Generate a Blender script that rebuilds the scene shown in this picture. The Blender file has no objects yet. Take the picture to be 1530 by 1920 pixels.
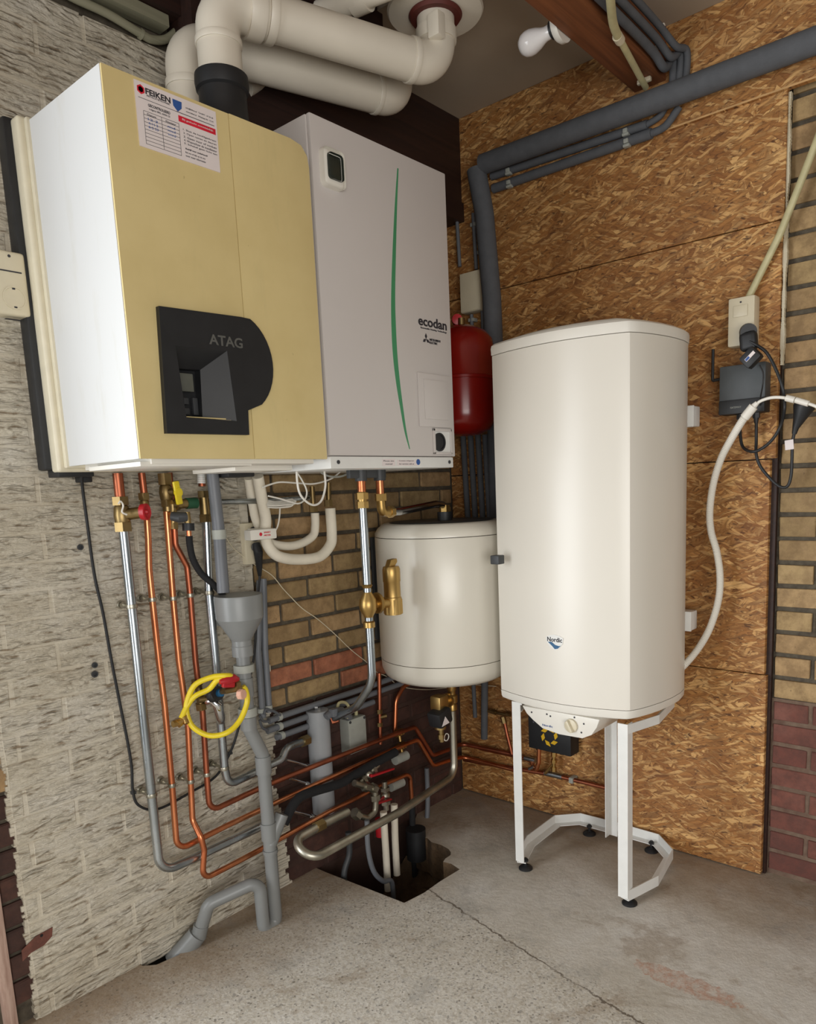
import bpy, bmesh, math, random
from mathutils import Vector, Matrix, Euler
random.seed(7)
S = bpy.context.scene
COL = S.collection
# ---------------------------------------------------------------- camera
CF, CX, CY = 1395.79, 819.75, 1135.21          # focal length and principal point in pixels (1530 x 1920)
CC = Vector((2.21752722, 1.79456198, 1.20511597))
RM = Matrix(((-0.64340575, 0.76444752, -0.04060823), (0.14518154, 0.06976627, -0.98694224), (-0.75163247, -0.64089988, -0.15587168)))
cam = bpy.data.cameras.new('camera'); co = bpy.data.objects.new('camera', cam); COL.objects.link(co)
cam.sensor_fit = 'HORIZONTAL'; cam.sensor_width = 36; cam.lens = CF / 1530 * 36
cam.shift_x = (765 - CX) / 1530; cam.shift_y = (CY - 960) / 1530; cam.clip_start = 0.02
m3 = Matrix((RM[0], -RM[1], -RM[2])).transposed()
co.matrix_world = Matrix.Translation(CC) @ m3.to_4x4()
S.camera = co
# ---------------------------------------------------------------- world, lights, exposure
w = bpy.data.worlds.new('world'); S.world = w; w.use_nodes = True
w.node_tree.nodes['Background'].inputs[0].default_value = (1.0, 0.965, 0.91, 1)
w.node_tree.nodes['Background'].inputs[1].default_value = 0.19
def area(name, loc, target, sx, sy, power, col):
    l = bpy.data.lights.new(name, 'AREA'); l.shape = 'RECTANGLE'; l.size = sx; l.size_y = sy; l.energy = power; l.color = col
    o = bpy.data.objects.new(name, l); COL.objects.link(o); o.location = loc
    o.rotation_euler = (Vector(target) - Vector(loc)).to_track_quat('-Z', 'Y').to_euler(); return o
area('doorway_daylight', (3.1, -0.55, 0.95), (1.1, 1.0, 0.55), 1.9, 1.9, 84, (0.93, 0.965, 1.0))
area('front_fill_light', (3.3, 3.4, 0.9), (0.9, 0.3, 0.35), 2.0, 1.4, 50, (1.0, 0.975, 0.94))  # unseen fill lamp added to brighten the appliance fronts and the heater side
S.view_settings.view_transform = 'Standard'; S.view_settings.look = 'None'
S.view_settings.gamma = 1; S.view_settings.use_curve_mapping = False; S.view_settings.exposure = 0.40
# ---------------------------------------------------------------- pixel -> point on a world plane
def on(u, v, ax, val):
    d = RM.transposed() @ Vector(((u - CX) / CF, (v - CY) / CF, 1.0))
    return CC + d * ((val - CC[ax]) / d[ax])
def PX(u, v, x): return on(u, v, 0, x)
def PY(u, v, y): return on(u, v, 1, y)
def PZ(u, v, z): return on(u, v, 2, z)
def PYs(y, *pts): return [PY(p[0], p[1], p[2] if len(p) > 2 else y) for p in pts]
def PXs(x, *pts): return [PX(p[0], p[1], p[2] if len(p) > 2 else x) for p in pts]
# ---------------------------------------------------------------- mesh helpers
def frame(t, ref=None):
    t = t.normalized()
    a = ref if ref is not None else (Vector((0, 0, 1)) if abs(t.z) < .9 else Vector((1, 0, 0)))
    n = (a - t * a.dot(t)).normalized(); return n, t.cross(n)
class B:
    def __init__(s): s.bm = bmesh.new()
    def box(s, c, d, r=0, rot=None, seg=2):
        mt = Matrix.Translation(c) @ (rot.to_matrix().to_4x4() if rot else Matrix()) @ Matrix.Diagonal((*d, 1))
        g = bmesh.ops.create_cube(s.bm, size=1, matrix=mt)
        if r:
            e = list({e for v in g['verts'] for e in v.link_edges})
            bmesh.ops.bevel(s.bm, geom=e, offset=r, segments=seg, affect='EDGES', profile=.6)
        return s
    def bx(s, x0, x1, y0, y1, z0, z1, r=0, seg=2):
        return s.box(((x0 + x1) / 2, (y0 + y1) / 2, (z0 + z1) / 2), (abs(x1 - x0), abs(y1 - y0), abs(z1 - z0)), r, None, seg)
    def rings(s, rings, cap=True, close=False):
        vs = [[s.bm.verts.new(p) for p in r] for r in rings]; n = len(vs[0])
        k = len(vs)
        for i in range(k if close else k - 1):
            a, b = vs[i], vs[(i + 1) % k]
            for j in range(n):
                s.bm.faces.new((a[j], a[(j + 1) % n], b[(j + 1) % n], b[j]))
        if cap and not close:
            s.bm.faces.new(vs[0][::-1]); s.bm.faces.new(vs[-1])
        return s
    def tube(s, path, r, seg=14, closed=False):
        n = len(path); rs = r if isinstance(r, (list, tuple)) else [r] * n
        ts = []
        for i in range(n):
            a = path[i - 1] if (i or closed) else path[0]; b = path[(i + 1) % n] if (i < n - 1 or closed) else path[-1]
            ts.append((b - a).normalized())
        nn, _ = frame(ts[0]); R = []
        for i in range(n):
            nn = (nn - ts[i] * nn.dot(ts[i])).normalized(); bb = ts[i].cross(nn)
            R.append([path[i] + (nn * math.cos(2 * math.pi * k / seg) + bb * math.sin(2 * math.pi * k / seg)) * rs[i] for k in range(seg)])
        return s.rings(R, True, closed)
    def cyl(s, a, b, r, r2=None, seg=20):
        a, b = Vector(a), Vector(b); return s.tube([a, b], [r, r if r2 is None else r2], seg)
    def lathe(s, prof, o, ax=(0, 0, 1), seg=32):
        o, ax = Vector(o), Vector(ax).normalized(); n, b = frame(ax)
        R = [[o + ax * z + (n * math.cos(2 * math.pi * k / seg) + b * math.sin(2 * math.pi * k / seg)) * max(r, 1e-4) for k in range(seg)] for r, z in prof]
        return s.rings(R)
    def ball(s, c, r, sc=(1, 1, 1), seg=20):
        bmesh.ops.create_uvsphere(s.bm, u_segments=seg, v_segments=seg // 2, radius=r, matrix=Matrix.Translation(c) @ Matrix.Diagonal((*sc, 1))); return s
    def prism(s, pts, vec, r=0):
        vec = Vector(vec); pts = [Vector(p) for p in pts]
        a = [s.bm.verts.new(p) for p in pts]; b = [s.bm.verts.new(p + vec) for p in pts]; n = len(a)
        fs = [s.bm.faces.new(a[::-1]), s.bm.faces.new(b)]
        for i in range(n): fs.append(s.bm.faces.new((a[i], a[(i + 1) % n], b[(i + 1) % n], b[i])))
        bmesh.ops.recalc_face_normals(s.bm, faces=fs)
        if r:
            e = list({e for f in fs for e in f.edges})
            bmesh.ops.bevel(s.bm, geom=e, offset=r, segments=2, affect='EDGES', profile=.6)
        return s
    def hexnut(s, a, b, r): return s.tube([Vector(a), Vector(b)], r, 6)
def link_mesh(name, me, mats, parent=None, loc=None):
    o = bpy.data.objects.new(name, me); COL.objects.link(o)
    if parent is not None:
        o.parent = parent
        if loc is None: o.location = -Vector(parent.get('org', (0, 0, 0)))
        else: o.location = Vector(loc) - Vector(parent.get('org', (0, 0, 0)))
        if 'org' not in parent: o.location = loc if loc else (0, 0, 0)
    elif loc is not None: o.location = loc
    for m in (mats if isinstance(mats, (list, tuple)) else [mats]):
        if m and len(me.materials) < (len(mats) if isinstance(mats, (list, tuple)) else 1): me.materials.append(m)
    return o
def finish(b, name, angle=38):
    bmesh.ops.recalc_face_normals(b.bm, faces=b.bm.faces)
    me = bpy.data.meshes.new(name)
    for f in b.bm.faces: f.smooth = True
    b.bm.to_mesh(me); b.bm.free(); me.set_sharp_from_angle(angle=math.radians(angle)); return me
def ob(name, b, mt, parent=None, angle=38):
    """link the builder as ONE mesh object; a top-level one gets its origin at its base centre"""
    me = finish(b, name, angle)
    if parent is None:
        xs = [v.co for v in me.vertices]
        o0 = Vector(((min(v.x for v in xs) + max(v.x for v in xs)) / 2, (min(v.y for v in xs) + max(v.y for v in xs)) / 2, min(v.z for v in xs)))
        me.transform(Matrix.Translation(-o0)); o = link_mesh(name, me, mt, None, o0); o['o0'] = list(o0); return o
    o = link_mesh(name, me, mt, parent)
    if 'o0' in parent: o.location = -Vector(parent['o0'])
    return o
def tag(o, label, cat, group=None, kind=None):
    o['label'] = label; o['category'] = cat
    if group: o['group'] = group
    if kind: o['kind'] = kind
    return o
def thing(name, label, cat, loc, group=None):
    o = bpy.data.objects.new(name, None); COL.objects.link(o); o.location = loc; o['org'] = list(loc); o.empty_display_size = .05
    return tag(o, label, cat, group)
def struct(name, b, mt, angle=38):
    me = finish(b, name, angle); o = link_mesh(name, me, mt); o['kind'] = 'structure'; return o
def fillet(pts, rad, n=7):
    out = [pts[0]]
    for i in range(1, len(pts) - 1):
        p, a, b = pts[i], pts[i - 1], pts[i + 1]
        u, v = (a - p), (b - p); lu, lv = u.length, v.length; u.normalize(); v.normalize()
        ang = u.angle(v)
        if ang > math.radians(176): out.append(p); continue
        d = min(rad / math.tan(ang / 2), lu * .48, lv * .48)
        r = d * math.tan(ang / 2); c = p + (u + v).normalized() * (r / math.sin(ang / 2))
        s0, s1 = p + u * d - c, p + v * d - c; th = s0.angle(s1)
        for k in range(n + 1):
            t = k / n
            out.append(c + (s0 * math.sin((1 - t) * th) + s1 * math.sin(t * th)) / math.sin(th))
    out.append(pts[-1]); return out
def smooth(pts, n=6):
    P = [pts[0] * 2 - pts[1]] + list(pts) + [pts[-1] * 2 - pts[-2]]; out = []
    for i in range(1, len(P) - 2):
        a, b, c, d = P[i - 1:i + 3]
        for k in range(n):
            t = k / n
            out.append(.5 * ((2 * b) + (c - a) * t + (2 * a - 5 * b + 4 * c - d) * t * t + (3 * b - a - 3 * c + d) * t ** 3))
    out.append(pts[-1]); return out
def text(body, c, width, mt, parent, axis='y', height=None, bold=0, name='lettering', depth=.0006, slant=0):
    """flat lettering; axis = the world axis the print faces (+y or +x)"""
    cu = bpy.data.curves.new('t', 'FONT'); cu.body = body; cu.size = 1; cu.align_x = 'CENTER'; cu.offset = bold; cu.extrude = .02; cu.resolution_u = 3
    if slant: cu.shear = slant
    t = bpy.data.objects.new('t', cu); COL.objects.link(t); bpy.context.view_layer.update()
    me = bpy.data.meshes.new_from_object(t.evaluated_get(bpy.context.evaluated_depsgraph_get())); bpy.data.objects.remove(t)
    xs = [v.co.x for v in me.vertices]; ys = [v.co.y for v in me.vertices]
    sx = width / (max(xs) - min(xs)); sy = sx if height is None else height / (max(ys) - min(ys))
    right = Vector((-1, 0, 0)) if axis == 'y' else Vector((0, 1, 0)); nrm = Vector((0, 1, 0)) if axis == 'y' else Vector((1, 0, 0))
    mx, my = (max(xs) + min(xs)) / 2, (max(ys) + min(ys)) / 2
    for v in me.vertices:
        v.co = Vector(c) + right * (v.co.x - mx) * sx + Vector((0, 0, 1)) * (v.co.y - my) * sy + nrm * (v.co.z / .02 * depth)
    me.materials.clear(); me.name = name
    o = link_mesh(name, me, mt, parent)
    if 'o0' in parent: o.location = -Vector(parent['o0'])
    return o
# ---------------------------------------------------------------- materials
def lin(c):
    f = lambda x: (x / 12.92 if x <= .04045 else ((x + .055) / 1.055) ** 2.4)
    return (f(c[0] / 255), f(c[1] / 255), f(c[2] / 255), 1)
class N:
    def __init__(s, name):
        s.m = bpy.data.materials.new(name); s.m.use_nodes = True; s.t = s.m.node_tree; s.b = s.t.nodes['Principled BSDF']
        s.co = s.t.nodes.new('ShaderNodeTexCoord').outputs['Object']
    def n(s, ty, **k):
        nd = s.t.nodes.new('ShaderNode' + ty)
        for a, v in k.items(): setattr(nd, a, v)
        return nd
    def l(s, a, b): s.t.links.new(a, b)
    def geo(s): return s.n('NewGeometry').outputs['Position']
    def map(s, v, scale=(1, 1, 1), rot=(0, 0, 0), loc=(0, 0, 0)):
        m = s.n('Mapping'); s.l(v, m.inputs[0]); m.inputs['Scale'].default_value = scale; m.inputs['Rotation'].default_value = rot; m.inputs['Location'].default_value = loc; return m.outputs[0]
    def noise(s, v, scale, detail=4, rough=.55, dist=0):
        m = s.n('TexNoise'); s.l(v, m.inputs['Vector']); m.inputs['Scale'].default_value = scale; m.inputs['Detail'].default_value = detail
        m.inputs['Roughness'].default_value = rough; m.inputs['Distortion'].default_value = dist; return m.outputs['Fac']
    def ramp(s, f, stops):
        r = s.n('ValToRGB'); s.l(f, r.inputs[0]); e = r.color_ramp.elements
        while len(e) < len(stops): e.new(.5)
        for k, (p, c) in enumerate(stops): e[k].position = p; e[k].color = c if len(c) == 4 else (*c, 1)
        return r.outputs[0]
    def mix(s, f, a, b, mode='MIX'):
        m = s.n('Mix', data_type='RGBA', blend_type=mode)
        for sock, v in ((m.inputs[0], f), (m.inputs[6], a), (m.inputs[7], b)):
            if hasattr(v, 'is_linked'): s.l(v, sock)
            else: sock.default_value = v
        return m.outputs[2]
    def math(s, op, a, b=0, c=0):
        m = s.n('Math', operation=op)
        for i, v in enumerate((a, b, c)):
            if hasattr(v, 'is_linked'): s.l(v, m.inputs[i])
            else: m.inputs[i].default_value = v
        return m.outputs[0]
    def bump(s, h, strength=.3, dist=.01):
        b = s.n('Bump'); s.l(h, b.inputs['Height']); b.inputs['Strength'].default_value = strength; b.inputs['Distance'].default_value = dist
        s.l(b.outputs[0], s.b.inputs['Normal'])
    def col(s, c):
        if hasattr(c, 'is_linked'): s.l(c, s.b.inputs['Base Color'])
        else: s.b.inputs['Base Color'].default_value = c
    def fin(s, rough=.5, metal=0, coat=0, spec=None):
        s.b.inputs['Roughness'].default_value = rough; s.b.inputs['Metallic'].default_value = metal; s.b.inputs['Coat Weight'].default_value = coat
        if spec is not None: s.b.inputs['Specular IOR Level'].default_value = spec
        return s.m
G4 = lambda v: (v, v, v, 1)
def plain(name, rgb, rough=.5, metal=0, var=.12, scale=25, coat=0, bump=0, bscale=200):
    k = N(name); c = lin(rgb); p = k.geo()
    f = k.noise(p, scale, 4)
    d = (c[0] * (1 - var), c[1] * (1 - var), c[2] * (1 - var), 1); u = (min(1, c[0] * (1 + var)), min(1, c[1] * (1 + var)), min(1, c[2] * (1 + var)), 1)
    k.col(k.ramp(f, [(.3, d), (.7, u)]))
    if bump: k.bump(k.noise(p, bscale, 3), bump, .002)
    return k.fin(rough, metal, coat)
M = {}
M['white_plastic'] = plain('white_plastic', (226, 222, 212), .38, var=.03, scale=6)
M['white_enamel'] = plain('white_enamel', (222, 217, 206), .32, var=.015, scale=3)
M['white_paint'] = plain('white_paint', (224, 224, 220), .35, var=.03)
M['tank_white'] = plain('tank_white', (214, 209, 196), .28, var=.02, scale=3)
M['grey_white'] = plain('grey_white', (203, 197, 193), .45, var=.02, scale=3)
M['black'] = plain('black_plastic', (30, 31, 33), .5, var=.15)
M['dark_grey'] = plain('dark_grey_plastic', (58, 60, 62), .5, var=.1)
M['blackest'] = plain('dark_recess', (8, 8, 9), .7)
M['grey_pvc'] = plain('grey_pvc', (128, 130, 129), .38, var=.06, scale=8)
M['conduit_grey'] = plain('conduit_grey', (104, 107, 112), .45, var=.08, scale=12)
M['foam_grey'] = plain('foam_grey', (84, 86, 90), .8, var=.1, scale=30, bump=.3)
M['foam_black'] = plain('foam_black', (22, 22, 24), .85, var=.2, bump=.3)
M['flue_white'] = plain('flue_white', (216, 208, 192), .42, var=.05, scale=5)
M['cream'] = plain('cream_plastic', (208, 198, 172), .4, var=.05, scale=15)
M['old_cream'] = plain('old_cream_plastic', (190, 182, 140), .45, var=.12, scale=30)
M['insul_white'] = plain('white_insulation', (226, 218, 200), .7, var=.05, bump=.25, bscale=90)
M['red_enamel'] = plain('red_enamel', (122, 18, 11), .22, var=.05)
M['red_plastic'] = plain('red_plastic', (172, 26, 36), .4)
M['yellow'] = plain('yellow_rubber', (224, 200, 36), .4, var=.06)
M['blue'] = plain('blue_plastic', (28, 88, 130), .35)
M['green'] = plain('green_stripe', (64, 140, 96), .45, var=.06, scale=6)
M['darkgreen'] = plain('green_plastic', (30, 78, 52), .45)
M['paper'] = plain('paper', (226, 216, 214), .6, var=.02)
M['ink'] = plain('ink', (46, 44, 50), .6)
M['ink_blue'] = plain('ink_blue', (44, 84, 150), .6)
M['ink_red'] = plain('ink_red', (206, 28, 52), .6)
M['chrome'] = plain('chrome', (210, 212, 214), .14, 1, var=.05)
M['terracotta_cap'] = plain('pink_cap', (216, 168, 146), .5)
M['bulb_glass'] = plain('frosted_glass', (222, 218, 216), .15, var=.02)
M['amber'] = plain('yellow_print', (224, 178, 30), .45)
M['seal_red'] = plain('seal_red', (88, 34, 26), .6)
M['grey_box'] = plain('grey_box', (158, 160, 152), .5, var=.1)
def metal(name, a, b, rough, sc=14, met=1):
    k = N(name); p = k.geo(); f = k.noise(k.map(p, (1, 1, .35)), sc, 3, .5)
    k.col(k.ramp(f, [(.32, lin(a)), (.66, lin(b))]))
    r = k.math('MULTIPLY_ADD', k.noise(p, 18, 2), .16, rough - .06); k.l(r, k.b.inputs['Roughness'])
    k.b.inputs['Metallic'].default_value = met; return k.m
M['galv'] = metal('galvanised_steel', (150, 158, 163), (188, 195, 200), .27)
M['galv_dull'] = metal('dull_steel', (150, 146, 132), (190, 186, 172), .38)
M['copper'] = metal('copper', (200, 116, 78), (228, 152, 108), .32)
M['copper_old'] = metal('old_copper', (150, 88, 66), (188, 112, 82), .42)
M['brass'] = metal('brass', (116, 98, 66), (168, 144, 98), .4)
M['brass_new'] = metal('bright_brass', (172, 140, 84), (198, 166, 106), .38)
# boiler casing, aged yellow
k = N('yellowed_casing'); p = k.geo()
f = k.noise(p, 3.5, 5, .6); c = k.ramp(f, [(.3, lin((208, 188, 132))), (.7, lin((222, 203, 148)))])
g = k.noise(k.map(p, (7, 7, 1.2)), 2.2, 6, .7); c = k.mix(k.ramp(g, [(.55, G4(0)), (.8, G4(.35))]), c, lin((188, 176, 128)))
d = k.noise(p, 70, 2); c = k.mix(k.ramp(d, [(.76, G4(0)), (.8, G4(.5))]), c, lin((120, 104, 70)))
k.col(c); M['yellowed'] = k.fin(.45)
k = N('casing_side'); p = k.geo()
g = k.noise(k.map(p, (6, 6, 1.2)), 2.5, 6, .7); k.col(k.mix(k.ramp(g, [(.55, G4(0)), (.85, G4(.4))]), lin((202, 203, 202)), lin((180, 174, 154)))); M['side'] = k.fin(.4)
# strand board
def osb(name, tone):
    k = N(name); p = k.geo(); base = None
    cols = [lin(tuple(x * tone for x in c)) for c in ((112, 72, 34), (158, 108, 56), (184, 134, 76), (212, 168, 108), (138, 90, 44))]
    hs = None
    wn = k.n('TexNoise'); k.l(p, wn.inputs['Vector']); wn.inputs['Scale'].default_value = 16; wn.inputs['Detail'].default_value = 3
    pv = k.n('VectorMath', operation='MULTIPLY_ADD'); k.l(wn.outputs['Color'], pv.inputs[0]); pv.inputs[1].default_value = (.022, .022, .022); k.l(p, pv.inputs[2])
    for i, (ang, sx, sy) in enumerate(((.15, 13, 80), (-.6, 18, 120), (.8, 16, 105), (.05, 12, 90), (1.4, 24, 140), (-1.1, 20, 110), (-.2, 14, 95), (.45, 20, 150), (-.35, 22, 170))):
        q = k.map(k.map(pv.outputs[0], (1, 1, 1), (ang, 0, 0), (0, i * 3.7, i * 1.3)), (1, sx * .82, sy * .72))
        v = k.n('TexVoronoi', voronoi_dimensions='3D'); k.l(q, v.inputs['Vector']); v.inputs['Scale'].default_value = 1
        sep = k.n('SeparateColor'); k.l(v.outputs['Color'], sep.inputs[0])
        cc = k.ramp(sep.outputs[0], [(0, cols[(i * 2) % 5]), (.25, cols[1]), (.55, cols[2]), (.82, cols[3]), (1, cols[(i + 2) % 5])])
        cc = k.mix(k.ramp(v.outputs['Distance'], [(.42, G4(0)), (.62, G4(.55))]), cc, cols[0])
        if base is None: base = cc; hs = sep.outputs[1]
        else:
            msk = k.math('GREATER_THAN', sep.outputs[2], .6)
            base = k.mix(msk, base, cc); mm = k.n('Mix', data_type='FLOAT'); k.l(msk, mm.inputs[0]); k.l(hs, mm.inputs[2]); k.l(sep.outputs[1], mm.inputs[3]); hs = mm.outputs[0]
    fine = k.noise(k.map(pv.outputs[0], (1, 40, 190), (.3, 0, 0)), 1.6, 5, .65)
    base = k.mix(.45, base, k.ramp(fine, [(.25, G4(.3)), (.6, G4(.8)), (.8, G4(1))]), 'MULTIPLY')
    dk = k.noise(k.map(pv.outputs[0], (1, 30, 110), (.5, 0, 0)), 1.2, 3, .5, .6)
    base = k.mix(k.ramp(dk, [(.61, G4(0)), (.68, G4(.8))]), base, lin((60, 34, 16)))
    dk2 = k.noise(k.map(k.map(pv.outputs[0], (1, 1, 1), (-.7, 0, 0)), (1, 34, 130)), 1.1, 3, .5, .6)
    base = k.mix(k.ramp(dk2, [(.62, G4(0)), (.68, G4(.7))]), base, lin((84, 48, 22)))
    lt = k.noise(k.map(k.map(pv.outputs[0], (1, 1, 1), (.25, 0, 0)), (1, 18, 100)), 1.2, 2, .5, .4)
    base = k.mix(k.ramp(lt, [(.6, G4(0)), (.66, G4(.6))]), base, lin((222, 180, 120)))
    big = k.noise(p, 3.2, 4, .6); base = k.mix(k.ramp(big, [(.35, G4(.35)), (.65, G4(0))]), base, lin((122, 72, 34)))
    k.col(base); k.bump(k.math('ADD', hs, k.math('MULTIPLY', fine, .8)), .6, .003)
    return k.fin(.62)
M['osb'] = osb('strand_board', 1.13)
# bricks
def brick(name, c0, c1, c2, dark):
    k = N(name); p = k.geo(); oi = k.n('ObjectInfo').outputs['Random']
    c = k.ramp(oi, [(0, lin(c0)), (.35, lin(c1)), (.7, lin(c2)), (1, lin(c0))])
    f = k.noise(p, 26, 6, .7); c = k.mix(k.ramp(f, [(.4, G4(.6)), (.62, G4(0))]), c, lin(dark))
    f2 = k.noise(p, 11, 4, .6); c = k.mix(k.ramp(f2, [(.5, G4(0)), (.75, G4(.35))]), c, lin(tuple(min(255, x + 26) for x in c2)))
    sp = k.noise(p, 130, 2); c = k.mix(k.ramp(sp, [(.68, G4(0)), (.76, G4(.6))]), c, lin((70, 54, 38)))
    k.col(c); k.bump(k.noise(p, 80, 6, .7), .5, .003); return k.fin(.8)
M['brick'] = brick('yellow_brick', (166, 141, 98), (142, 118, 80), (174, 142, 101), (112, 88, 58))
M['brick_pink'] = brick('pink_brick', (170, 108, 78), (164, 100, 72), (174, 112, 82), (110, 68, 50))
M['brick_tar_shade'] = brick('tarred_shaded_brick', (74, 47, 38), (64, 40, 33), (80, 50, 40), (46, 30, 25))  # dark brown paint, deepened further with the low corner's shade in the colour
M['mortar_tar_shade'] = plain('tarred_shaded_mortar', (64, 44, 36), .85, var=.15, bump=.4)
M['brick_red'] = brick('red_brick', (112, 64, 52), (98, 56, 47), (118, 70, 57), (78, 50, 43))
k = N('mortar'); p = k.geo(); k.col(k.ramp(k.noise(p, 60, 5), [(.3, lin((66, 58, 48))), (.7, lin((92, 84, 70)))])); k.bump(k.noise(p, 160, 4), .5, .002); M['mortar'] = k.fin(.9)
k = N('red_mortar'); p = k.geo(); k.col(k.ramp(k.noise(p, 30, 5), [(.3, lin((92, 68, 56))), (.7, lin((118, 100, 84)))])); k.bump(k.noise(p, 160, 4), .5, .002); M['mortar_red'] = k.fin(.9)
# white painted rough-faced brick: combed horizontal ridges
def whitebrick(name, amp):
    k = N(name); p = k.geo(); s = k.n('SeparateXYZ'); k.l(p, s.inputs[0])
    w1 = k.noise(k.map(p, (7, 1, 13)), 1.0, 3, .55); w2 = k.noise(k.map(p, (26, 1, 50)), 1.0, 2, .5)
    ph = k.math('MULTIPLY', s.outputs[2], 430)
    ph = k.math('ADD', ph, k.math('MULTIPLY', w1, 30)); ph = k.math('ADD', ph, k.math('MULTIPLY', w2, 7))
    sn_ = k.math('SINE', ph)
    msk = k.ramp(k.noise(k.map(p, (12, 1, 42)), 1.0, 3, .6), [(.40, G4(.15)), (.58, G4(1))])
    rid = k.math('MULTIPLY', sn_, msk)
    a = k.noise(k.map(p, (16, 1, 95)), 1.0, 4, .6, .4)
    h = k.math('ADD', k.math('MULTIPLY', rid, .16), k.math('MULTIPLY', a, .75)); h = k.math('ADD', h, k.math('MULTIPLY', k.noise(p, 160, 3), .12))
    st = k.noise(k.map(p, (1.3, 1, 2.2)), 2.4, 6, .7)
    c = k.ramp(st, [(.3, lin((182, 171, 150))), (.5, lin((202, 194, 176))), (.75, lin((212, 207, 196)))])
    rust = k.noise(k.map(p, (3, 1, 6), loc=(4, 0, 2)), 1.3, 6, .75); c = k.mix(k.ramp(rust, [(.63, G4(0)), (.78, G4(.4))]), c, lin((170, 128, 84)))
    gr = k.math('ADD', k.math('MULTIPLY', rid, .12), a)
    c = k.mix(k.ramp(gr, [(.29, G4(.8)), (.41, G4(0))]), c, lin((118, 98, 72)))
    gn = k.n('NewGeometry'); sn = k.n('SeparateXYZ'); k.l(gn.outputs['Normal'], sn.inputs[0])
    bb = k.n('Bump'); k.l(h, bb.inputs['Height']); bb.inputs['Distance'].default_value = amp; k.l(k.math('POWER', k.math('ABSOLUTE', sn.outputs[1]), 4), bb.inputs['Strength']); k.l(bb.outputs[0], k.b.inputs['Normal'])
    k.col(c); return k.fin(.62)
M['white_brick'] = whitebrick('white_painted_brick', .018); M['white_coat'] = whitebrick('white_painted_coat', .006)
k = N('white_joint_paint'); p = k.geo(); st = k.noise(p, 5, 5); k.col(k.ramp(st, [(.3, lin((178, 168, 148))), (.7, lin((200, 192, 176)))])); k.bump(k.noise(p, 90, 4), .5, .003); M['white_joint'] = k.fin(.65)
# concrete
k = N('concrete'); p = k.geo(); s = k.n('SeparateXYZ'); k.l(p, s.inputs[0])
f = k.noise(p, 3.2, 7, .65); c = k.ramp(f, [(.28, lin((186, 178, 163))), (.5, lin((206, 200, 189))), (.72, lin((220, 217, 210)))])
ff = k.noise(p, 28, 6, .75); c = k.mix(.24, c, k.ramp(ff, [(.3, G4(.45)), (.7, G4(1))]), 'MULTIPLY')
edge = k.math('ADD', s.outputs[0], k.math('MULTIPLY', k.noise(p, 9, 4), .08))
agg = k.ramp(k.math('MULTIPLY_ADD', s.outputs[1], -.18, edge), [(.56, G4(0)), (.64, G4(1))])
v = k.n('TexVoronoi'); k.l(k.map(p, (1, 1, .01)), v.inputs['Vector']); v.inputs['Scale'].default_value = 190
sv = k.n('SeparateColor'); k.l(v.outputs['Color'], sv.inputs[0])
pebble = k.ramp(sv.outputs[0], [(0, lin((150, 136, 114))), (.35, lin((196, 188, 172))), (.65, lin((214, 209, 198))), (.93, lin((170, 164, 154))), (.97, lin((92, 86, 78)))])
c = k.mix(k.math('MULTIPLY', agg, .5), c, pebble)
br = k.noise(p, 1.7, 6, .7, .4); c = k.mix(k.ramp(br, [(.52, G4(0)), (.74, G4(.35))]), c, lin((150, 130, 104)))
# damp brown film near the walls and behind the stand (old dirt, a shape of its own)
near = k.math('MINIMUM', s.outputs[0], s.outputs[1]); nn = k.math('MULTIPLY_ADD', k.noise(p, 6, 5, .7), .5, near)
c = k.mix(k.ramp(nn, [(.3, G4(.75)), (.62, G4(0))]), c, lin((136, 112, 84)))
gs = k.noise(k.map(p, (1, 1, 1), loc=(7, 3, 0)), 5, 6, .75); c = k.mix(k.ramp(gs, [(.54, G4(0)), (.70, G4(.5))]), c, lin((140, 138, 134)))
sb = k.noise(k.map(p, loc=(2, 9, 0)), 2.6, 6, .7, .6); c = k.mix(k.ramp(sb, [(.56, G4(0)), (.62, G4(.4)), (.7, G4(.15))]), c, lin((132, 108, 80)))
# rust streak
rp = k.map(p, (1, 1, 1), (0, 0, 0)); sr = k.n('VectorMath', operation='SUBTRACT'); k.l(p, sr.inputs[0]); sr.inputs[1].default_value = (.613, 1.165, 0)
dd = k.n('VectorMath', operation='MULTIPLY'); k.l(sr.outputs[0], dd.inputs[0]); dd.inputs[1].default_value = (26, 7.0, 0)
ln = k.n('VectorMath', operation='LENGTH'); k.l(dd.outputs[0], ln.inputs[0])
rr = k.math('ADD', ln.outputs['Value'], k.math('MULTIPLY', k.noise(p, 40, 4, .7), 1.2)); c = k.mix(k.ramp(rr, [(.55, G4(0)), (.57, G4(0)), (.62, G4(0)), (1, G4(0))]) if False else k.math('MULTIPLY', k.math('LESS_THAN', rr, 1.5), k.ramp(k.noise(p, 55, 4, .7), [(.38, G4(.08)), (.6, G4(.6))])), c, lin((178, 122, 92)))
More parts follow.
